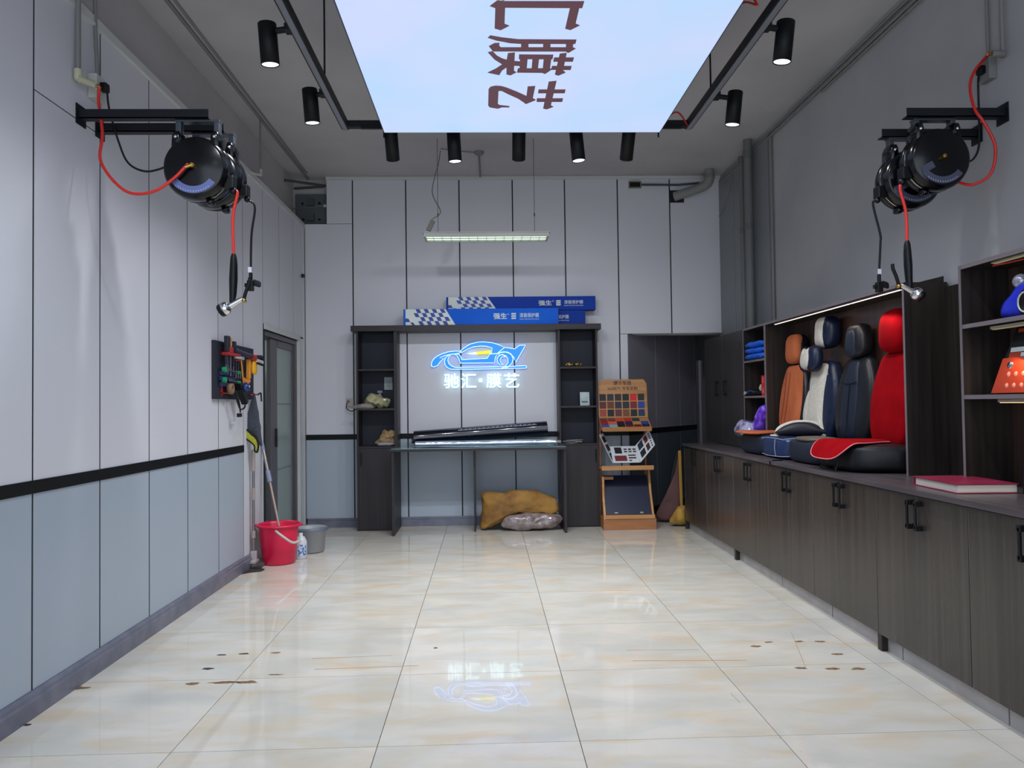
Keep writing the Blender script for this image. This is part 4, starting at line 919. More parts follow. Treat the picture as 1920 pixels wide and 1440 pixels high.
# things leaning in the passage mouth
bd = MB().inflate(frame((2.05, 8.50, .30), (.72, -.1, 0.12), (-.05, .18, 1)), smooth_closed([(-.20, -.20), (-.12, -.26), (.0, -.25), (.08, -.12), (.12, .12), (.15, .40), (.13, .46), (.06, .25), (-.05, .05), (-.15, -.1)], 4), .012, 5, 5)
tag(bd.build('leaning_brown_panel', mat('brown_leatherette', (86, 42, 40), rough=.55)), 'curved dark brown trim panel leaning in the passage mouth', 'panel')
bd = MB().inflate(frame((2.12, 8.62, .36), (.75, -.1, 0), (.05, .16, 1)), smooth_closed([(-.12, -.30), (.02, -.30), (.06, 0), (.05, .36), (.02, .42), (-.04, .2), (-.08, -.05)], 4), .012, 5, 5)
tag(bd.build('leaning_black_panel', BLKM), 'black panel leaning beside the end of the low cabinets', 'panel')
tag(MB().tube(smooth_open([(2.09, 8.44, .10), (2.065, 8.46, .35), (2.085, 8.5, .55), (2.085, 8.5, .80)], 5), [.012] * 15 + [.018], 8).build('yellow_strap', mat('ochre_cloth', (170, 130, 50), rough=.9)), 'upright ochre strip against the end of the low cabinets', 'strip') if False else None
tag(MB().beam((2.125, 8.36, .002), (2.125, 8.42, .80), .03, .012, (0, 1, 0)).build('ochre_strip', mat('ochre_cloth', (170, 130, 50), rough=.9)), 'upright ochre strip against the end of the low cabinets', 'strip')
rag('ochre_rag', (2.075, 8.22, .12), [(-.10, -.09), (-.09, -.02), (-.03, .10), (.05, .09), (.07, -.04), (.07, -.10)], .07, mat('ochre_cloth2', (176, 138, 58), rough=.9, c2=(130, 96, 40), scale=(9, 9, 9)), 'crumpled ochre cloth on the floor by the low cabinets', 'cloth', .02, 9, 3)

# ================================================================== LEFT SIDE: bucket, mops, pegboard
bk = thing('red_bucket', 'red plastic bucket with a bail handle by the left wall', 'bucket', (-1.80, 6.68, 0))
c = Vector((-1.80, 6.69, 0)); T = Matrix.Translation(c)
BR = mat('crimson_plastic', (208, 16, 66), rough=.35)
MB().lathe(T, [(0, .004), (.132, .004), (.138, .012), (.165, .31), (.165, .318), (.185, .318), (.187, .335), (.172, .340), (.165, .33), (.160, .32), (.130, .02), (0, .014)], 36).build('body', BR, bk)
MB().box(c + Vector((-.20, -.02, .315)), c + Vector((-.17, .02, .335)), .004).box(c + Vector((.175, -.02, .315)), c + Vector((.20, .02, .335)), .004).build('ear', BR, bk)
MB().tube(smooth_open([(-1.80 + .02, 6.52, .30), (-1.80 + .07, 6.49, .27), (-1.80 + .155, 6.53, .20), (-1.80 + .20, 6.62, .20)], 6), .011, 8).build('handle', mat('pale_grip', (190, 178, 170)), bk)
b2 = thing('grey_bucket', 'squat grey white bucket behind the red one', 'bucket', (-1.635, 7.17, 0))
MB().lathe(Matrix.Translation((-1.635, 7.17, 0)), [(0, .004), (.11, .004), (.12, .012), (.135, .19), (.155, .2), (.155, .222), (.142, .226), (.13, .21), (.105, .02), (0, .015)], 32).build('body', mat('grey_white_plastic', (150, 152, 156), rough=.4), b2)
MB().lathe(Matrix.Translation((-1.635, 7.17, .222)), [(.157, -.02), (.158, .008), (.145, .010), (.14, -.002)], 32).build('rim', mat('slate_rim', (92, 98, 112), rough=.5), b2)
dt = thing('detergent_bottle', 'white bottle with a blue label wedged between the buckets', 'bottle', (-1.64, 6.86, 0))
MB().lathe(Matrix.Translation((-1.655, 6.86, 0)), [(0, 0), (.05, 0), (.055, .01), (.055, .15), (.035, .19), (.018, .20), (.018, .225), (0, .225)], 20).build('body', mat('bottle_white', (190, 196, 204), rough=.35), dt)
MB().lathe(Matrix.Translation((-1.655, 6.86, 0)), [(.0555, .03), (.0557, .13)], 20, 200, 340).build('label', mat('label_blue_print', (70, 110, 170), c2=(190, 200, 214), scale=(40, 40, 40), mix=(.45, .5)), dt)
mp = thing('flat_mop', 'flat mop with a pale telescopic pole standing in the corner by the wall', 'mop', (-1.965, 6.56, 0))
MB().tube([(-1.975, 6.56, .93), (-1.978, 6.56, .12)], .012, 10).build('pole', mat('pole_grey', (120, 118, 122), rough=.35, metal=.5), mp)
MB().tube([(-1.976, 6.56, .98), (-1.976, 6.56, .80)], .016, 10).tube([(-1.976, 6.56, .66), (-1.976, 6.56, .56)], .015, 10).tube([(-1.977, 6.56, .30), (-1.977, 6.56, .24)], .017, 10).build('pole_sleeve', mat('pole_sleeve', (150, 140, 134), rough=.4), mp)
MB().box((-2.0, 6.545, .05), (-1.95, 6.575, .13), .006).box((-1.998, 6.50, .03), (-1.945, 6.62, .055), .006).build('hinge', mat('mop_white', (170, 160, 158)), mp)
MB().box((-1.975, 6.47, .002), (-1.89, 6.62, .03), .006).rough(.006, 30).build('pad', mat('dirty_mop_pad', (60, 54, 60), rough=.95, c2=(90, 80, 84), scale=(40, 40, 40)), mp)
m2 = thing('stick_mop', 'mop with a slanting pole standing in the red bucket', 'mop', (-1.80, 6.7, .1))
a = Vector((-1.997,6.900,1.001)); b = Vector((-1.79, 6.72, .06))
b = Vector((-1.807,6.720,0.316)); b = a + (b - a) * 1.25
MB().tube([a, a + (b - a) * .38], .013, 10).build('upper_pole', mat('pole_chrome', (150, 145, 142), rough=.25, metal=.6), m2)
MB().tube([a + (b - a) * .34, b], .009, 10).build('lower_pole', mat('pole_beige', (170, 148, 134), rough=.4), m2)
MB().tube([a + (b - a) * .26, a + (b - a) * .37], .021, 12).tube([a + (b - a) * -.02, a + (b - a) * .05], .016, 12).build('clamp', mat('clamp_lilac', (128, 132, 160)), m2)
# pegboard
X0 = -2.0
pg = thing('tool_board', 'dark perforated tool board on the left wall', 'tool board', (X0, 6.14, 1.62))
MB().box((-2.008, 5.675, 1.405), (-1.985, 6.61, 1.838), .002).build('board', mat('dark_pegboard', (16, 20, 32), rough=.5), pg)
ho = MB()
for i in range(1, 26):
    for j in range(1, 12):
        if (i + j) % 1 == 0: ho.box((-1.985, 5.675 + .036 * i - .004, 1.405 + .036 * j - .006), (-1.9846, 5.675 + .036 * i + .004, 1.405 + .036 * j + .006))
ho = ho.build('perforation', mat('peg_hole', (6, 8, 14)), pg); ho['kind'] = 'stuff'
RD = mat('board_red', (165, 28, 30), rough=.4)
MB().box((-1.985, 5.82, 1.735), (-1.93, 6.10, 1.760), .003).box((-1.985, 5.86, 1.76), (-1.93, 5.93, 1.80), .004).build('red_tool_rack', RD, pg)
MB().box((-1.985, 6.03, 1.705), (-1.945, 6.22, 1.712)).build('red_tool_rack', RD, pg)
BR_ = mat('rack_blue', (24, 36, 80), rough=.5)
for k_, zz in enumerate((1.60, 1.56, 1.515)): MB().box((-1.985, 5.76, zz - .016), (-1.965, 6.08, zz + .014), .003).build('blue_tool_rack', BR_, pg)
MB().box((-1.985, 5.80, 1.43), (-1.975, 5.81, 1.52)).box((-1.985, 5.80, 1.445), (-1.965, 5.99, 1.453)).build('red_bracket', RD, pg)
def tool(name, lab, group=None): return thing(name, lab, 'tool', (-1.96, 6.1, 1.6), group)
DH_ = mat('dark_grip', (22, 24, 34), rough=.5); SHK = mat('tool_steel', (130, 130, 140), rough=.3, metal=.8)
for i, (y_, lab) in enumerate(((5.86, 'black handled brush sticking up at the top left of the tool board'), (6.01, 'shorter black handled file sticking up right of the wooden handle'))):
    t = tool('black_handle_tool', lab); h = (.145, .11)[i]
    MB().box((-1.972, y_ - .03, 1.76), (-1.94, y_ + .03 - .01 * i, 1.76 + h * .85), .006).build('handle', DH_, t); MB().box((-1.96, y_ - .006, 1.60), (-1.955, y_ + .006, 1.76)).build('blade', SHK, t)
t = tool('wooden_handle_tool', 'pale wooden handle sticking up between two black ones on the tool board')
MB().tube([(-1.958, 5.94, 1.76), (-1.958, 5.94, 1.872)], .012, 10).build('handle', WOODN, t); MB().tube([(-1.958, 5.94, 1.58), (-1.958, 5.94, 1.76)], .005, 8).build('shaft', SHK, t)
for i in range(8):
    y_ = 5.83 + .058 * i; z_ = (1.735, 1.73, 1.735, 1.73)[i % 4] if i < 4 else 1.70
    t = tool('screwdriver', 'slim dark screwdriver hanging in the row of the tool board', 'screwdrivers in a row on the tool board')
    MB().tube([(-1.957, y_, z_), (-1.957, y_, z_ - .07)], .010, 8).build('handle', DH_, t); MB().tube([(-1.957, y_, z_ - .07), (-1.957, y_, z_ - .13)], .0035, 6).build('shaft', SHK, t)
GRN = mat('green_grip', (20, 150, 95), rough=.4)
for i, (z_, lab) in enumerate(((1.625, 'upper screwdriver with green grip poking out of the tool board'), (1.548, 'lower screwdriver with green grip poking out of the tool board'))):
    t = tool('green_screwdriver', lab)
    MB().tube([(-1.97, 5.80, z_), (-1.945, 5.80, z_)], .021, 14).build('handle', GRN, t)
    t2 = tool('green_tipped_driver', ('upper', 'lower')[i] + ' small driver lying level with green tip on the tool board')
    MB().tube([(-1.95, 5.92, z_ - .003), (-1.95, 6.12, z_ - .012)], .005, 8).build('shaft', SHK, t2); MB().tube([(-1.95, 6.08, z_ - .01), (-1.95, 6.13, z_ - .012)], .013, 10).build('tip', GRN, t2); MB().tube([(-1.95, 5.90, z_ + .002), (-1.95, 5.93, z_ - .003)], .011, 10).build('cap', SHK, t2)
t = tool('long_torch', 'long dark torch bar with red collar across the top of the tool board')
MB().tube([(-1.945, 5.98, 1.785), (-1.925, 6.34, 1.757)], .020, 12).build('bar', mat('torch_navy', (32, 40, 64), rough=.35), t)
MB().tube([(-1.925, 6.34, 1.757), (-1.92, 6.42, 1.748)], .026, 14).build('collar', RD, t)
MB().tube([(-1.92, 6.42, 1.756), (-1.91, 6.56, 1.756)], [.018, .026], 14).build('head', BLK, t)
MB().tube([(-1.90, 6.43, 1.728), (-1.89, 6.53, 1.716)], .015, 12).build('white_ring', WHT, t)
MB().tube([(-1.90, 6.44, 1.708), (-1.89, 6.54, 1.697)], .011, 12).build('lower_tube', BLK, t)
t = tool('spirit_level', 'short white and grey spirit level on the tool board')
MB().box((-1.96, 6.00, 1.722), (-1.93, 6.11, 1.745), .002).build('body', mat('level_cream', (200, 180, 170)), t); MB().box((-1.96, 6.11, 1.718), (-1.93, 6.19, 1.743), .002).build('vial', mat('level_grey', (150, 155, 175)), t)
YL = mat('tool_yellow', (225, 165, 20), rough=.4); OR_ = mat('tool_orange', (220, 140, 50), rough=.4)
t = tool('caulking_gun', 'yellow caulking gun hanging at the right of the tool board')
MB().box((-1.965, 6.34, 1.575), (-1.935, 6.38, 1.735), .004).build('cradle', OR_, t)
MB().inflate(frame((-1.93, 6.44, 1.672), (0, 1, 0), (0, 0, 1)), rrect(.09, .12, .03), .02, 3, 5).build('tube', YL, t)
MB().prism(frame((-1.95, 6.30, 1.56), (0, 1, 0), (0, 0, 1)), [(-.07, .02), (-.04, .01), (.07, .015), (.09, -.005), (.0, -.04), (-.07, -.03)], -.008, .008).build('handle', OR_, t)
MB().tube([(-1.945, 6.15, 1.722), (-1.94, 6.19, 1.535)], .006, 8).build('rod', OR_, t)
MB().box((-1.955, 6.22, 1.524), (-1.935, 6.27, 1.545), .004).build('red_catch', RD, t)
t = tool('orange_putty_knife', 'rounded orange tool low on the tool board beside the heat gun')
MB().inflate(frame((-1.93, 6.235, 1.505), (0, 1, 0), (0, 0, 1)), rrect(.075, .05, .024), .014, 3, 5).build('body', OR_, t)
t = tool('tape_roll', 'roll of brown tape held in a red bracket on the tool board')
MB().lathe(frame((-1.95, 5.91, 1.483), (0, 1, 0), (0, 0, 1)), [(.020, -.015), (.042, -.015), (.042, .02), (.020, .02), (.020, -.015)], 20).build('tape', mat('kraft_tape', (130, 100, 74), rough=.6), t)
t = tool('heat_gun', 'black corded power tool with a blue nose hanging low on the tool board')
MB().tube([(-1.93, 6.02, 1.50), (-1.92, 6.16, 1.502)], .028, 14).build('body', BLK, t)
MB().lathe(frame((-1.90, 6.11, 1.498), (0, 1, 0), (0, 0, 1)), [(0, .03), (.03, .026), (.036, .01), (.036, -.02)], 18).build('nose', mat('nose_blue', (24, 52, 110), rough=.25), t)
MB().box((-1.869, 6.10, 1.50), (-1.866, 6.125, 1.512)).build('nose_mark', WHT, t)
MB().beam((-1.925, 6.05, 1.49), (-1.915, 6.15, 1.375), .035, .045, (1, 0, 0)).build('grip', BLK, t)
MB().tube(smooth_open([(-1.915, 6.15, 1.38), (-1.915, 6.14, 1.34), (-1.92, 6.06, 1.325), (-1.92, 6.0, 1.36), (-1.925, 5.97, 1.42), (-1.93, 5.98, 1.47)], 6), .006, 8).tube(smooth_open([(-1.92, 6.0, 1.40), (-1.92, 6.03, 1.36), (-1.92, 6.05, 1.30)], 5), .006, 8).build('cord', BLK, t)
MB().box((-1.94, 6.02, 1.265), (-1.915, 6.08, 1.295), .005).box((-1.937, 6.08, 1.284), (-1.932, 6.11, 1.287)).box((-1.937, 6.08, 1.272), (-1.932, 6.11, 1.275)).build('plug', BLK, t)
# towel on its hook
tw = thing('microfibre_towel', 'dark grey towel with yellow-green underside hanging from a hook', 'towel', (-1.95, 6.6, 1.4))
TWM = mat('towel_grey', (54, 58, 68), rough=.95, c2=(64, 68, 78), scale=(60, 60, 60), bump=.2); TWY = mat('towel_lime', (150, 150, 40), rough=.95, c2=(168, 168, 56), scale=(60, 60, 60)); TWB = mat('towel_black_hem', (10, 10, 14), rough=.9)
P3 = [(-1.952,6.550,1.456), (-1.975,6.550,1.411), (-2.006,6.550,1.321), (-2.033,6.520,1.223), (-2.029,6.520,1.156), (-1.979,6.500,1.098), (-1.934,6.500,1.061), (-1.908,6.500,1.016), (-1.892,6.520,1.028), (-1.906,6.540,1.176), (-1.926,6.550,1.333)]
P2 = [(q[0], q[2]) for q in P3]
MB().inflate(frame((0, 6.53, 0), (1, 0, 0), (0, 0, 1)), smooth_closed(P2, 4), .022, 2.2, 7).rough(.006, 16, 2).build('grey_side', TWM, tw)
Q3 = [(-2.027,6.500,1.125), (-2.009,6.500,1.152), (-1.970,6.500,1.115), (-1.930,6.500,1.079), (-1.913,6.500,1.025), (-1.922,6.500,0.967), (-1.944,6.500,0.977), (-1.944,6.500,1.017), (-1.979,6.500,1.053), (-2.014,6.500,1.080)]
Q2 = [(q[0], q[2]) for q in Q3]
MB().inflate(frame((0, 6.50, 0), (1, 0, 0), (0, 0, 1)), smooth_closed(Q2, 4), .012, 3, 5).build('lime_underside', TWY, tw)
sp_ = smooth_closed(Q2, 4); MB().tube([(a, 6.494, b) for a, b in sp_] + [(sp_[0][0], 6.494, sp_[0][1])], .008, 8, cap=False).build('black_hem', TWB, tw)
hk = thing('red_hook', 'red and black hook at the lower right of the tool board', 'hook', (-1.96, 6.58, 1.44))
MB().tube([(-1.985, 6.52, 1.445), (-1.93, 6.56, 1.447)], .007, 8).build('arm', RD, hk); MB().tube(smooth_open([(-1.935, 6.55, 1.445), (-1.915, 6.57, 1.46), (-1.91, 6.57, 1.43), (-1.905, 6.56, 1.39)], 4), .007, 8).build('hook', BLK, hk)

# ================================================================== LOW CABINETS, RIGHT
FX = 2.08
ends = [8.03, 7.24, 6.44, 5.64, 4.86, 4.06, 3.27, 2.47, 1.67]
labs = ['low double door cabinet at the far end of the counter run', 'low double door cabinet second from the far end, right of its foot', 'low double door cabinet under the orange and white seats',
        'low double door cabinet below the black seat', 'low double door cabinet below the red seat and its foot', 'low double door cabinet below the red book', 'low double door cabinet nearest the camera at the right edge', 'low double door cabinet beyond the right frame edge']
for i in range(len(ends) - 1):
    b, a = ends[i], ends[i + 1]
    t = thing('low_cabinet', labs[i], 'cabinet', (2.38, (a + b) / 2, 0), 'low cabinets along the right wall')
    MB().box((FX + .02, a + .001, .088), (RX - .025, b - .001, .872)).build('carcass', WOOD, t)
    m = (a + b) / 2
    for k_, (u, v, hs) in enumerate(((a + .003, m - .0015, 1), (m + .0015, b - .003, -1))):
        d_ = MB().box((FX, u, .09), (FX + .018, v, .868), .0015).build('door', WOODL, t)
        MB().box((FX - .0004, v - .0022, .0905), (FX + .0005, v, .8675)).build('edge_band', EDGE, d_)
        hy = m - .037 if k_ == 0 else m + .037
        if i == 0: hy = m + (.03 if k_ else -.03)
        h_ = MB(); z1, z0 = .846, .705
        h_.box((FX - .034, hy - .007, z0 + .008), (FX - .024, hy + .007, z1 - .008), .002).box((FX - .034, hy - .012, z0), (FX, hy + .012, z0 + .024), .002).box((FX - .034, hy - .012, z1 - .024), (FX, hy + .012, z1), .002)
        h_.build('handle', BLKM, d_)
    if i in (2, 5): pass
    if i in (1, 4):
        yy = a + .0
        MB().box((FX + .004, yy - .022, 0), (FX + .055, yy + .022, .09), .002).build('foot', WOOD, t)
# plinth of stone tiles behind
pl = thing('stone_plinth', 'pale grey stone plinth strip under the low cabinets', 'plinth', (2.13, 5, 0))
for a, b in ((8.02, 7.15), (7.14, 6.35), (6.34, 5.5), (5.49, 4.7), (4.69, 3.9), (3.89, 3.1), (3.09, 2.3), (2.29, 1.67)):
    MB().box((2.118, b, 0), (2.14, a, .085), .002).build('plinth_tile', STONE2, pl)
ct = tag(MB().box((2.062, 1.67, .874), (RX - .022, 8.06, .90), .002).build('counter_top', CTOP), 'long dark grey brown worktop over the low cabinets', 'worktop')
MB().box((2.066, 1.67, .8685), (2.085, 8.05, .8738)).build('shadow_gap', BLK, ct)
ep = tag(MB().box((FX, 8.035, 0), (RX - .024, 8.055, .873), .002).build('end_panel', WOOD), 'dark end panel closing the far end of the low cabinets', 'panel')

# ================================================================== UPPER UNITS
UX, UB, ZT = 2.41, 2.667, 2.012
BACK = mat('walnut_back', (58, 44, 38), rough=.3, c2=(80, 62, 54), scale=(30, 30, 1.0), detail=6)
def upr(t, y, name='side_panel', z1=ZT, m_=None):
    p_ = MB().box((UX, y - .009, .9), (UB, y + .009, z1), .0015).build(name, m_ or WOOD, t)
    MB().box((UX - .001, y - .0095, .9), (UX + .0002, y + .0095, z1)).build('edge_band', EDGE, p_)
# wardrobe with two doors
tc_ = thing('tall_wall_cabinet', 'tall dark two door cabinet standing at the far end of the worktop', 'cabinet', (2.54, 7.7, .9))
MB().box((UX + .02, 7.10, .901), (UB, 8.36, ZT)).build('carcass', WOOD, tc_)
for a, b, hy in ((7.103, 7.745, 7.745 - .13), (7.749, 8.357, 7.749 + .14)):
    d_ = MB().box((UX, a, .905), (UX + .018, b, ZT - .003), .0015).build('door', mat('walnut_dark_door', (44, 42, 44), rough=.4, c2=(56, 54, 54), scale=(38, 38, 1.1), detail=6, objrand=True), tc_)
    MB().box((UX - .034, hy - .008, 1.40), (UX - .024, hy + .008, 1.545), .002).box((UX - .034, hy - .012, 1.395), (UX, hy + .012, 1.42), .002).box((UX - .034, hy - .012, 1.525), (UX, hy + .012, 1.55), .002).build('handle', BLKM, d_)
# open shelf column
sc_ = thing('open_shelf_column', 'narrow open shelf column between tall cabinet and seat display', 'shelves', (2.54, 6.82, .9))
upr(sc_, 7.089); upr(sc_, 6.545)
MB().box((UB - .01, 6.556, .9), (UB, 7.08, ZT)).build('back_panel', INT, sc_)
for z in (1.375, 1.70, ZT - .01):
    q = MB().box((UX + .002, 6.556, z - .009), (UB - .01, 7.08, z + .009), .001).build('shelf', WOOD, sc_)
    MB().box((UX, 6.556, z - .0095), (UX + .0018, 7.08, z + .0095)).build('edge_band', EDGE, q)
# seat display bay
by = thing('seat_display_bay', 'wide open display bay with a lit top behind the car seats', 'display unit', (2.54, 5.4, .9))
upr(by, 6.524); upr(by, 4.33)
MB().box((UB - .01, 4.34, .9), (UB, 6.514, ZT)).build('back_panel', BACK, by)
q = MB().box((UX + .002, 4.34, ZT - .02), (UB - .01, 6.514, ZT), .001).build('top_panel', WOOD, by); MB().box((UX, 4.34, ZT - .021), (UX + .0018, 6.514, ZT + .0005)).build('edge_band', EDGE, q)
LED = mat('led_strip', (255, 240, 225), emit=(255, 238, 222), es=1.8)
LEDW = mat('led_strip_warm', (255, 225, 180), emit=(255, 205, 140), es=1.2)
ld = thing('led_strip_light', 'thin lit strip light under the top of the seat display bay', 'strip light', (2.45, 5.4, 1.985))
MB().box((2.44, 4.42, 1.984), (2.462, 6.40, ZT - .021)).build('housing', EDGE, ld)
MB().box((2.446, 4.425, 1.981), (2.456, 5.04, 1.984)).box((2.446, 5.06, 1.981), (2.456, 6.395, 1.984)).build('lit_tube', LED, ld)
l_ = lamp('AREA', 'display_strip_glow', (2.451, 5.4, 1.978), 2.6, (1, .86, .72), target=(2.50, 5.4, 0), shape='RECTANGLE', size=1.9, size_y=.015)
l_.rotation_euler = (0, -.15, math.pi / 2)
MB().box((2.62, 4.36, ZT + .0005), (2.67, 4.40, ZT + .02)).prism(frame((2.55, 4.325, ZT), (1, 0, 0), (0, 0, 1)), [(-.05, 0), (.10, 0), (.10, .035)], 0, -.03).build('offcut', WOOD, by)
# near shelf unit
ns_ = thing('open_wall_shelves', 'open wall shelves with strip lights at the right edge of the view', 'shelves', (2.54, 3.0, .9))
upr(ns_, 3.80); upr(ns_, 1.7)
MB().box((UB - .01, 1.71, .9), (UB, 3.79, ZT)).build('back_panel', BACK, ns_)
MB().box((UB - .012, 3.81, .9), (UB, 4.32, ZT - .03)).build('filler_panel', WOOD, ns_)
for z in (1.345, 1.70, ZT - .01):
    q = MB().box((UX + .002, 1.71, z - .010), (UB - .01, 3.79, z + .010), .001).build('shelf', WOOD, ns_)
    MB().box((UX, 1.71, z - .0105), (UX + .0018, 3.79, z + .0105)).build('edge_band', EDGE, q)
for i, (z, y1, m_, e_) in enumerate(((1.985, 3.60, 'under the top board of the near wall shelves', .3), (1.67, 3.62, 'under the upper shelf of the near wall shelves', .02), (1.318, 3.58, 'under the lower shelf of the near wall shelves', 3.0))):
    t = thing('led_strip_light', 'slim strip light ' + m_, 'strip light', (2.46, 3, z))
    MB().box((2.44, 2.0, z), (2.465, y1, z + .016 if z > 1.9 else z + .014)).build('housing', mat('led_housing', (150, 145, 125), rough=.4), t)
    MB().box((2.443, 2.0, z - .003), (2.462, y1 - .01, z)).build('diffuser', LEDW if i == 2 else mat('dim_diffuser', (170, 160, 130), emit=(210, 190, 140), es=.2), t)
    l_ = lamp('AREA', 'shelf_strip_glow', (2.453, 2.8, z - .006), e_, (1, .74, .45), shape='RECTANGLE', size=1.5, size_y=.015); l_.rotation_euler = (0, -.3, math.pi / 2)
wt = tag(MB().tube(smooth_open([(2.448, 3.60, 1.975), (2.448, 3.4, 1.968), (2.448, 3.0, 1.965)]), .003, 6).build('red_lead', REDH), 'thin red lead under the top board of the near shelves', 'wire')

# rounded board beyond the tall cabinet
tag(MB().box((2.35, 8.40, 0), (2.40, 8.52, 1.80), .02).build('rounded_board', mat('taupe_board', (66, 62, 68), rough=.5)), 'tall taupe board with rounded edge behind the tall cabinet', 'board')

# ---- things on the narrow shelves
BL_ = mat('bright_blue_bag', (14, 82, 190), rough=.45, c2=(24, 100, 214), scale=(10, 10, 10))
for i in range(3):
    z = 1.742 + .052 * i
    o = MB().inflate(frame((2.50, 6.80, z), (0, 1, 0), (1, 0, 0)), smooth_closed([(-.23, -.08), (-.15, -.11), (.12, -.12), (.27 - .02 * i, -.07), (.22, .08), (-.22, .10)], 4), .030, 2.2, 5).rough(.012, 14, i)
    tag(o.build('blue_bag', BL_), ('lowest', 'middle', 'topmost')[i] + ' of three bright blue bags stacked on the narrow upper shelf', 'bag', 'blue bags on the narrow shelf')
rb = thing('red_carton', 'upright red carton with white print on the narrow middle shelf', 'carton', (2.46, 6.62, 1.385))
MB().box((2.42, 6.585, 1.385), (2.52, 6.665, 1.56), .002).build('carton', mat('carton_red', (190, 18, 34), rough=.4), rb)
text_obj('lettering', '汽车用品', .05, frame((2.4195, 6.625, 1.52), (0, 0, -1), (0, -1, 0)), CW, rb, .0003, width=.05, height=.012)
text_obj('lettering', '汽车用品', .05, frame((2.4195, 6.625, 1.43), (0, 0, -1), (0, -1, 0)), CW, rb, .0003, width=.05, height=.012)
t = thing('leaning_red_pack', 'red and white pack leaning against the red carton', 'pack', (2.45, 6.72, 1.385))
MB().beam((2.44, 6.74, 1.47), (2.45, 6.68, 1.39), .05, .02, (1, 0, 0)).build('pack', mat('pack_cream', (170, 170, 160)), t); MB().beam((2.45, 6.70, 1.52), (2.46, 6.675, 1.39), .05, .02, (1, 0, 0)).build('sleeve', RED, t)
t = thing('black_film_pouch', 'flat black pouch with blue and white stripes on the narrow shelf', 'pouch', (2.46, 6.85, 1.385))
MB().inflate(frame((2.48, 6.88, 1.412), (0, 1, 0), (1, 0, 0)), smooth_closed([(-.18, -.07), (.15, -.08), (.24, -.05), (.2, .07), (-.18, .07)], 4), .025, 2.5, 5).rough(.01, 14, 3).build('pouch', BLKG, t)
MB().tube(smooth_open([(2.405, 6.98, 1.425), (2.405, 6.9, 1.43), (2.41, 6.76, 1.418)]), .004, 6).build('blue_stripe', BL_, t)
for k_ in (0, 1): MB().beam((2.395, 7.05 - .03 * k_, 1.40), (2.395, 7.03 - .03 * k_, 1.425), .003, .01, (1, 0, 0)).build('white_stripe', CW, t)
CLR = mat('cellophane', (170, 165, 195), rough=.12, c2=(90, 84, 130), scale=(12, 12, 12), mix=(.4, .6), coat=.5, bump=.6)
PUR = mat('purple_wrap', (84, 40, 180), rough=.15, c2=(150, 110, 220), scale=(14, 14, 14), mix=(.45, .7), coat=.5, bump=.5)
tag(MB().inflate(frame((2.40, 6.66, 1.15), (0, 1, -.3), (0, -.45, 1)), smooth_closed([(-.10, -.14), (-.12, .06), (-.04, .15), (.04, .04), (.10, -.12)], 4), .06, 2.4, 7).rough(.014, 16, 2).build('purple_wrapped_cushion', PUR), 'purple cushion wrapped in cellophane at the foot of the narrow shelves', 'cushion')
tag(MB().inflate(frame((2.34, 6.86, 1.10), (0, 1, 0), (0, 0, 1)), smooth_closed([(-.16, -.08), (-.14, .04), (0, .07), (.12, .03), (.18, -.02), (.16, -.09)], 4), .07, 2.4, 7).rough(.018, 16, 5).build('clear_wrapped_pack', CLR), 'clear cellophane wrapped pack beside the purple cushion', 'pack')

# ---- car seats
NAVY = mat('navy_leather', (12, 22, 46), rough=.4, spec=.35, c2=(16, 28, 54), scale=(20, 20, 20), bump=.15)
BLKL = mat('black_leather', (11, 13, 18), rough=.42, spec=.35, c2=(16, 19, 26), scale=(20, 20, 20), bump=.15)
SLATE = mat('slate_leather', (20, 27, 40), rough=.45, spec=.35, c2=(27, 36, 50), scale=(30, 30, 30), bump=.15)
ORS = mat('orange_suede', (160, 84, 52), rough=.9, spec=.15, c2=(178, 100, 64), scale=(8, 8, 4))
CRM = mat('cream_fabric', (176, 171, 160), rough=.85, c2=(188, 183, 173), scale=(60, 60, 60), bump=.15)
REDF = mat('red_plush', (128, 0, 10), rough=.95, spec=.08, c2=(146, 2, 14), scale=(7, 7, 7))
PIP = mat('pale_piping', (150, 160, 180), rough=.5); PIPR = mat('pink_piping', (215, 110, 118), rough=.5)
TAN = mat('tan_panel', (86, 76, 68), rough=.5)
def back_frame(cy, z, lean=.12, x=2.52): return frame((x, cy, z), (0, -1, 0), (lean, 0, 1))   # local z points to -x? (u x v)
def dirn(M): return M.col[2].xyz
BO = [(-.17, 0), (-.235, .12), (-.25, .26), (-.228, .40), (-.175, .52), (-.13, .575), (0, .59), (.13, .575), (.175, .52), (.228, .40), (.25, .26), (.235, .12), (.17, 0), (0, -.01)]
def seat(cy, name, lab, body, cush, boff=0.):
    t = thing(name, lab, 'car seat', (2.45, cy, .9), 'car seats displayed on the worktop')
    M = back_frame(cy, 1.05)
    MB().inflate(M, smooth_closed([(a * 1.06, b) for a, b in BO], 3), .062, 3.2, 8).build('backrest', body, t)
    Mc = frame((2.375, cy + .01, .985), (0, 1, 0), (-1, 0, 0))
    MB().inflate(Mc, smooth_closed([(q_[0] + .3 * max(0, q_[1] + .03), q_[1]) for q_ in [(-.25, -.22), (.25, -.22), (.262, 0), (.25, .15), (.20, .195), (0, .205), (-.20, .195), (-.25, .15), (-.262, 0)]], 3), .084, 5.5, 10).build('cushion', cush, t)
    return t, M, Mc
def stitch(t, pts, m_=None, r=.0025, name='piping'): MB().tube(smooth_open(pts, 5), r, 6).build(name, m_ or PIP, t)
def sgn(M):
    return 1 if M.col[2].x < 0 else -1
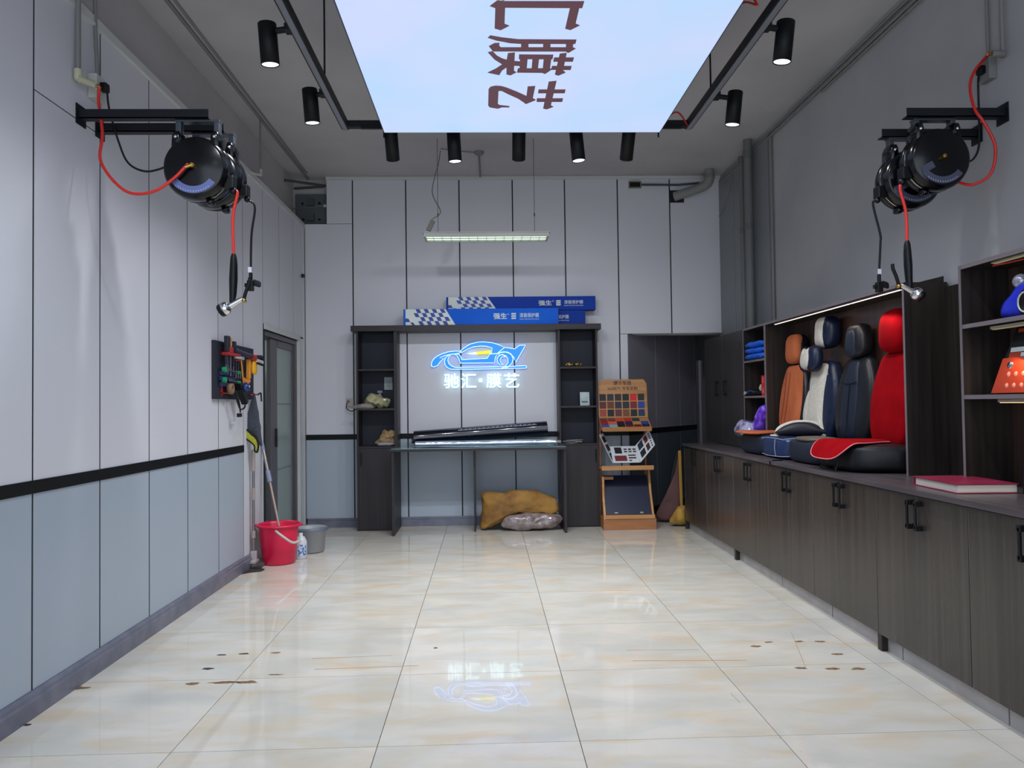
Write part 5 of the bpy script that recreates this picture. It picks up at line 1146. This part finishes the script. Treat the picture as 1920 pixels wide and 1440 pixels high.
# orange
t, M, Mc = seat(6.235, 'orange_car_seat', 'car seat with an orange suede cover at the far end of the display bay', BLKL, SLATE)
s_ = sgn(M)
def cov(M, out, lift, T, m_, t, name, p=3): MB().inflate(M @ Matrix.Translation((0, 0, lift * s_)), smooth_closed(out, 4), T, p, 6).build(name, m_, t)
CO = [(-.13, .02), (-.185, .10), (-.205, .25), (-.19, .40), (-.145, .53), (-.10, .575), (.0, .58), (.10, .575), (.145, .53), (.19, .40), (.205, .25), (.185, .10), (.13, .02), (0, .01)]
cov(M, [(a * 1.12, b) for a, b in CO], .03, .042, ORS, t, 'suede_cover')
hr = rrect(.25, .25, .08)
M2 = back_frame(6.24, 1.76, .06, 2.575); MB().inflate(M2, hr, .060, 3, 7).build('headrest', BLKL, t); MB().inflate(M2 @ Matrix.Translation((0, 0, .02 * s_)), rrect(.245, .245, .07), .055, 3, 6).build('headrest_cover', ORS, t)
MB().inflate(frame((2.33, 6.31, 1.078), (0, 1, 0), (-1, 0, 0)), smooth_closed([(-.10, -.18), (.10, -.18), (.17, .0), (.23, .13), (.18, .21), (0, .225), (-.18, .21), (-.23, .13), (-.17, 0)], 4), .014, 3, 5).build('seat_cover', ORS, t)
d2 = lambda u, v: M @ Vector((u, v, (.075) * s_))
for u in (-.075, .0): stitch(t, [d2(u, .52), d2(u - .005, .3), d2(u - .03, .1)], mat('rust_seam', (120, 58, 36)), .0022, 'seam')
# white and navy
t, M, Mc = seat(5.72, 'white_navy_car_seat', 'cream and navy car seat with neck cushion, second from the far end', NAVY, mat('blue_leather', (26, 44, 82), rough=.36, bump=.15))
cov(M, [(-.155, .0), (-.14, .12), (-.13, .32), (-.135, .48), (-.10, .56), (.10, .56), (.135, .48), (.13, .32), (.14, .12), (.155, .0)], .016, .066, CRM, t, 'centre_panel', 4)
cov(M, [(.13, .03), (.20, .10), (.215, .20), (.18, .33), (.125, .38), (.12, .2)] if (M @ Vector((1, 0, 0))).y > (M @ Vector((0, 0, 0))).y else [(-.13, .03), (-.20, .10), (-.215, .20), (-.18, .33), (-.125, .38), (-.12, .2)], .012, .060, CRM, t, 'far_bolster_panel', 4)
M2 = back_frame(5.68, 1.845, .06, 2.575); MB().inflate(M2, rrect(.27, .24, .08), .07, 3, 7).build('headrest', NAVY, t); MB().inflate(M2 @ Matrix.Translation((0, .0, .022 * s_)), rrect(.16, .235, .05), .060, 3, 6).build('headrest_panel', CRM, t)
M3 = back_frame(5.74, 1.65, .1, 2.47); MB().inflate(M3, smooth_closed([(-.15, -.05), (-.13, .075), (-.06, .10), (0, .06), (.06, .10), (.13, .075), (.15, -.05), (.08, -.10), (0, -.085), (-.08, -.10)], 3), .055, 2.6, 7).build('neck_cushion', NAVY, t)
MB().inflate(M3 @ Matrix.Translation((0, 0, .018 * s_)), smooth_closed([(-.06, -.075), (-.09, 0), (-.05, .085), (0, .05), (.05, .085), (.09, 0), (.06, -.075)], 3), .05, 2.6, 7).build('neck_cushion_panel', CRM, t)
MB().box((2.475, 5.49, 1.52), (2.485, 5.50, 1.545), .001).build('label_tag', WHT, t)
stitch(t, [(2.175, 5.99, 1.05), (2.172, 5.80, 1.055), (2.175, 5.55, 1.05)]); stitch(t, [(2.165, 5.70, 1.05), (2.160, 5.70, .98), (2.168, 5.70, .92)]); stitch(t, [(2.175, 6.0, .925), (2.162, 5.80, .92), (2.19, 5.52, .93), (2.34, 5.50, .96)])
stitch(t, [(2.175, 5.54, 1.055), (2.3, 5.51, 1.065), (2.45, 5.50, 1.07)])
MB().inflate(frame((2.24, 5.84, 1.070), (0, 1, 0), (-1, 0, 0)), smooth_closed([(-.08, 0), (.08, .0), (.06, .04), (-.06, .04)], 3), .008, 3, 4).build('cushion_patch', CRM, t)
lc = thing('lumbar_cushion', 'navy lumbar cushion with cream rim lying on the white and navy seat', 'cushion', (2.34, 5.78, 1.08))
ML = frame((2.36, 5.66, 1.125), (.82, -.45, 0), (.1, .3, 1))
MB().inflate(ML, smooth_closed([(-.18, -.05), (-.16, .0), (-.08, .04), (0, .05), (.08, .04), (.16, -.01), (.20, -.05)], 4), .05, 2.4, 7).build('cushion', mat('plum_leather', (16, 15, 28), rough=.5, spec=.3), lc)
pt = [ML @ Vector((a, b, 0)) for a, b in ((-.19, -.046), (-.165, .004), (-.088, .042), (0, .053), (.088, .042), (.165, .0))]
MB().tube(smooth_open(pt, 6), .016, 10).build('cream_rim', CRM, lc)
# black
t, M, Mc = seat(5.19, 'black_car_seat', 'plain black leather car seat with slate blue panels, third in the display bay', BLKL, SLATE)
cov(M, [(a * .5, .02 + b * .93) for a, b in BO], .012, .062, mat('slate_panel', (19, 28, 44), rough=.5, spec=.35), t, 'centre_panel', 4)
M2 = back_frame(5.19, 1.735, .06, 2.57); MB().inflate(M2, smooth_closed([(-.10, -.10), (-.125, 0), (-.09, .11), (0, .125), (.09, .11), (.125, 0), (.10, -.10)], 3), .065, 3, 7).build('headrest', BLKL, t); MB().inflate(M2 @ Matrix.Translation((0, -.01, .02 * s_)), smooth_closed([(-.06, -.09), (-.085, 0), (-.06, .09), (0, .10), (.06, .09), (.085, 0), (.06, -.09)], 3), .055, 3, 6).build('headrest_panel', SLATE, t)
dd = lambda u, v: M @ Vector((u, v, .078 * s_))
stitch(t, [dd(-.11, .40), dd(0, .39), dd(.11, .40)], BLK, .003, 'seam'); stitch(t, [dd(.02, .38), dd(.02, .2), dd(.03, .05)], BLK, .003, 'seam')
MB().inflate(frame((2.275, 5.24, 1.070), (0, 1, 0), (-1, 0, 0)), smooth_closed([(-.15, -.10), (.15, -.10), (.17, .03), (.11, .10), (-.11, .10), (-.17, .03)], 3), .018, 3, 5).build('tan_cushion_panel', TAN, t)
# red
t, M, Mc = seat(4.68, 'red_car_seat', 'car seat with a bright red plush cover nearest in the display bay', REDF, BLKL)
cov(M, [(a * .96, b) for a, b in BO], .02, .058, REDF, t, 'plush_cover', 3)
M2 = back_frame(4.66, 1.765, .06, 2.55); MB().inflate(M2, smooth_closed([(-.10, -.13), (-.14, -.04), (-.13, .08), (-.06, .13), (.06, .13), (.13, .08), (.14, -.04), (.10, -.13)], 3), .075, 2.8, 7).build('headrest', REDF, t)
def wr(v):
    # drape: local y runs to the front edge
    d_ = max(0, v.y - .17); return (v.x, v.y - d_ * .25, v.z - (d_ * 1.5) ** 1.6 * 1.2)
RO = smooth_closed([(-.10, -.24), (.10, -.24), (.15, -.06), (.235, .10), (.24, .22), (.17, .30), (0, .315), (-.17, .30), (-.24, .22), (-.235, .10), (-.15, -.06)], 4)
MR = frame((2.375, 4.76, 1.078), (0, 1, 0), (-1, 0, 0)); s3 = 1 if MR.col[2].z > 0 else -1
def wr2(v): q = wr(Vector((v.x, v.y, 0))); return (q[0], q[1], v.z + q[2] * s3)
MB().inflate(MR, RO, .012, 3, 6, warp=wr2).build('seat_cover', REDF, t)
rim = [MR @ Vector(wr2(Vector((a[0], a[1], 0)))) for a in RO]; MB().tube(rim + [rim[0]], .004, 6, cap=False).build('piping', PIPR, t)
for y_ in (4.82, 4.62):
    x_ = 2.125
    MB().tube([(x_ + .02, y_, .985), (x_ + .012, y_ + .004, .935), (x_ + .0, y_, .905)], .004, 6).tube(smooth_open([(x_, y_ - .014, .905), (x_ - .004, y_, .925), (x_, y_ + .014, .905)], 4), .004, 6).build('buckle_strap', BLK, t)
MB().box((2.115, 4.72, .985), (2.122, 4.74, .995)).build('snap', PIPR, t)
# flush strap under the navy cushion
tag(MB().box((2.075, 5.52, .9005), (2.15, 5.535, .908)).box((2.055, 5.52, .865), (2.0585, 5.535, .90)).build('dangling_strap', BLK), 'short black strap hanging over the worktop edge below the navy cushion', 'strap')

# ---- red book, block, things on near shelves
bk_ = thing('red_book', 'large red hardback book lying on the worktop', 'book', (2.32, 3.66, .9))
BM = Matrix.Translation((2.30, 3.655, .9)) @ Matrix.Rotation(math.radians(-3), 4, 'Z')
MB().obox(BM, (-.125, -.19, .005), (.145, .19, .040)).build('pages', mat('page_edges', (205, 198, 188), rough=.8, c2=(220, 214, 204), scale=(3, 3, 300)), bk_)
CV = mat('crimson_cover', (124, 20, 46), rough=.4, c2=(140, 34, 70), scale=(5, 5, 5))
MB().obox(BM, (-.135, -.2, .040), (.15, .2, .045), .001).obox(BM, (-.135, -.2, .0005), (.15, .2, .005), .001).obox(BM, (-.133, .195, .005), (.148, .2, .04)).build('cover', CV, bk_)
bl = thing('wood_block_stand', 'brown wooden block stand at the right frame edge on the worktop', 'stand', (2.52, 3.34, .9))
MB().box((2.435, 3.26, .901), (2.60, 3.40, 1.03), .004).build('block', WOODND, bl)
MB().box((2.428, 3.27, .902), (2.4348, 3.41, 1.03)).build('dark_edge', BLK, bl)
tag(MB().inflate(frame((2.51, 3.33, 1.095), (1, 0, 0), (0, 0, 1)), rrect(.21, .15, .07), .09, 2.3, 8).build('navy_headrest', mat('navy_blue_vinyl', (26, 48, 84), rough=.35)), 'navy blue rounded headrest sitting on the wooden block', 'headrest')
mc = thing('blue_polisher', 'blue machine with a round black ringed wheel on the near upper shelf', 'machine', (2.52, 3.4, 1.71))
MB().inflate(frame((2.50, 3.36, 1.79), (0, 1, 0), (0, 0, 1)), smooth_closed([(-.25, -.08), (.17, -.08), (.20, -.02), (.13, .03), (.07, .07), (-.1, .09), (-.25, .08)], 3), .07, 4, 7).build('body', mat('royal_blue_plastic', (22, 40, 190), rough=.3), mc)
MB().lathe(frame((2.44, 3.34, 1.768), (0, 1, 0), (0, 0, 1)), [(.060, -.02), (.060, .02), (.05, .026), (.045, .02), (0, .02)] if frame((0, 0, 0), (0, 1, 0), (0, 0, 1)).col[2].x < 0 else [(.060, .02), (.060, -.02), (.05, -.026), (.045, -.02), (0, -.02)], 24).build('wheel', BLK, mc)
MB().tube([(2.414, 3.34 + .045 * math.cos(a * .4), 1.768 + .045 * math.sin(a * .4)) for a in range(17)], .004, 6).build('wheel_ring', WHT, mc)
sphere(MB(), (2.47, 3.44, 1.875), .035).build('clear_dome', mat('clear_dome', (150, 150, 165), rough=.1, metal=.5), mc)
MB().box((2.445, 3.46, 1.79), (2.47, 3.49, 1.81), .004).build('cream_knob', WHT, mc)
tk_ = thing('tool_set_card', 'black and orange tool set pack leaning on the near middle shelf', 'pack', (2.5, 3.5, 1.36))
OM = mat('pack_orange', (172, 52, 18), rough=.4); M = frame((2.475, 3.46, 1.358), (0, -1, 0), (.22, 0, 1)); sg = 1 if M.col[2].x < 0 else -1
pr = MB().prism(M, [(-.19, 0), (.25, 0), (.22, .17), (-.15, .17)], 0, .02 * sg); pr.build('orange_tray', OM, tk_)
MB().prism(M, [(-.15, .17), (.22, .17), (.18, .33), (-.10, .33)], 0, .012 * sg).build('black_header', BLK, tk_)
for j in range(2):
    for i in range(6): MB().lathe(M @ Matrix.Translation((-.09 + .05 * i, .035 + .055 * j, .02 * sg)), [(0, .004 * sg), (.009, .003 * sg), (.013, 0)], 10).build('stud', mat('stud_pink', (220, 130, 110), rough=.3), tk_)
MB().lathe(M @ Matrix.Translation((-.09, .135, .02 * sg)), [(0, .004 * sg), (.014, .004 * sg), (.018, 0)], 14).build('round_window', CHR, tk_)
MB().obox(M, (-.115, .20, .0125 * sg - .0005), (.0, .222, .0125 * sg + .0005)).obox(M, (-.06, .175, .0125 * sg - .0005), (.05, .195, .0125 * sg + .0005)).build('white_print', CW, tk_)
MB().obox(M, (-.12, .172, .012 * sg - .0005), (-.04, .198, .0135 * sg)).build('orange_print', OM, tk_)
MB().obox(M, (-.085, .295, .0125 * sg - .0005), (-.045, .312, .0135 * sg)).build('orange_mark', OM, tk_)
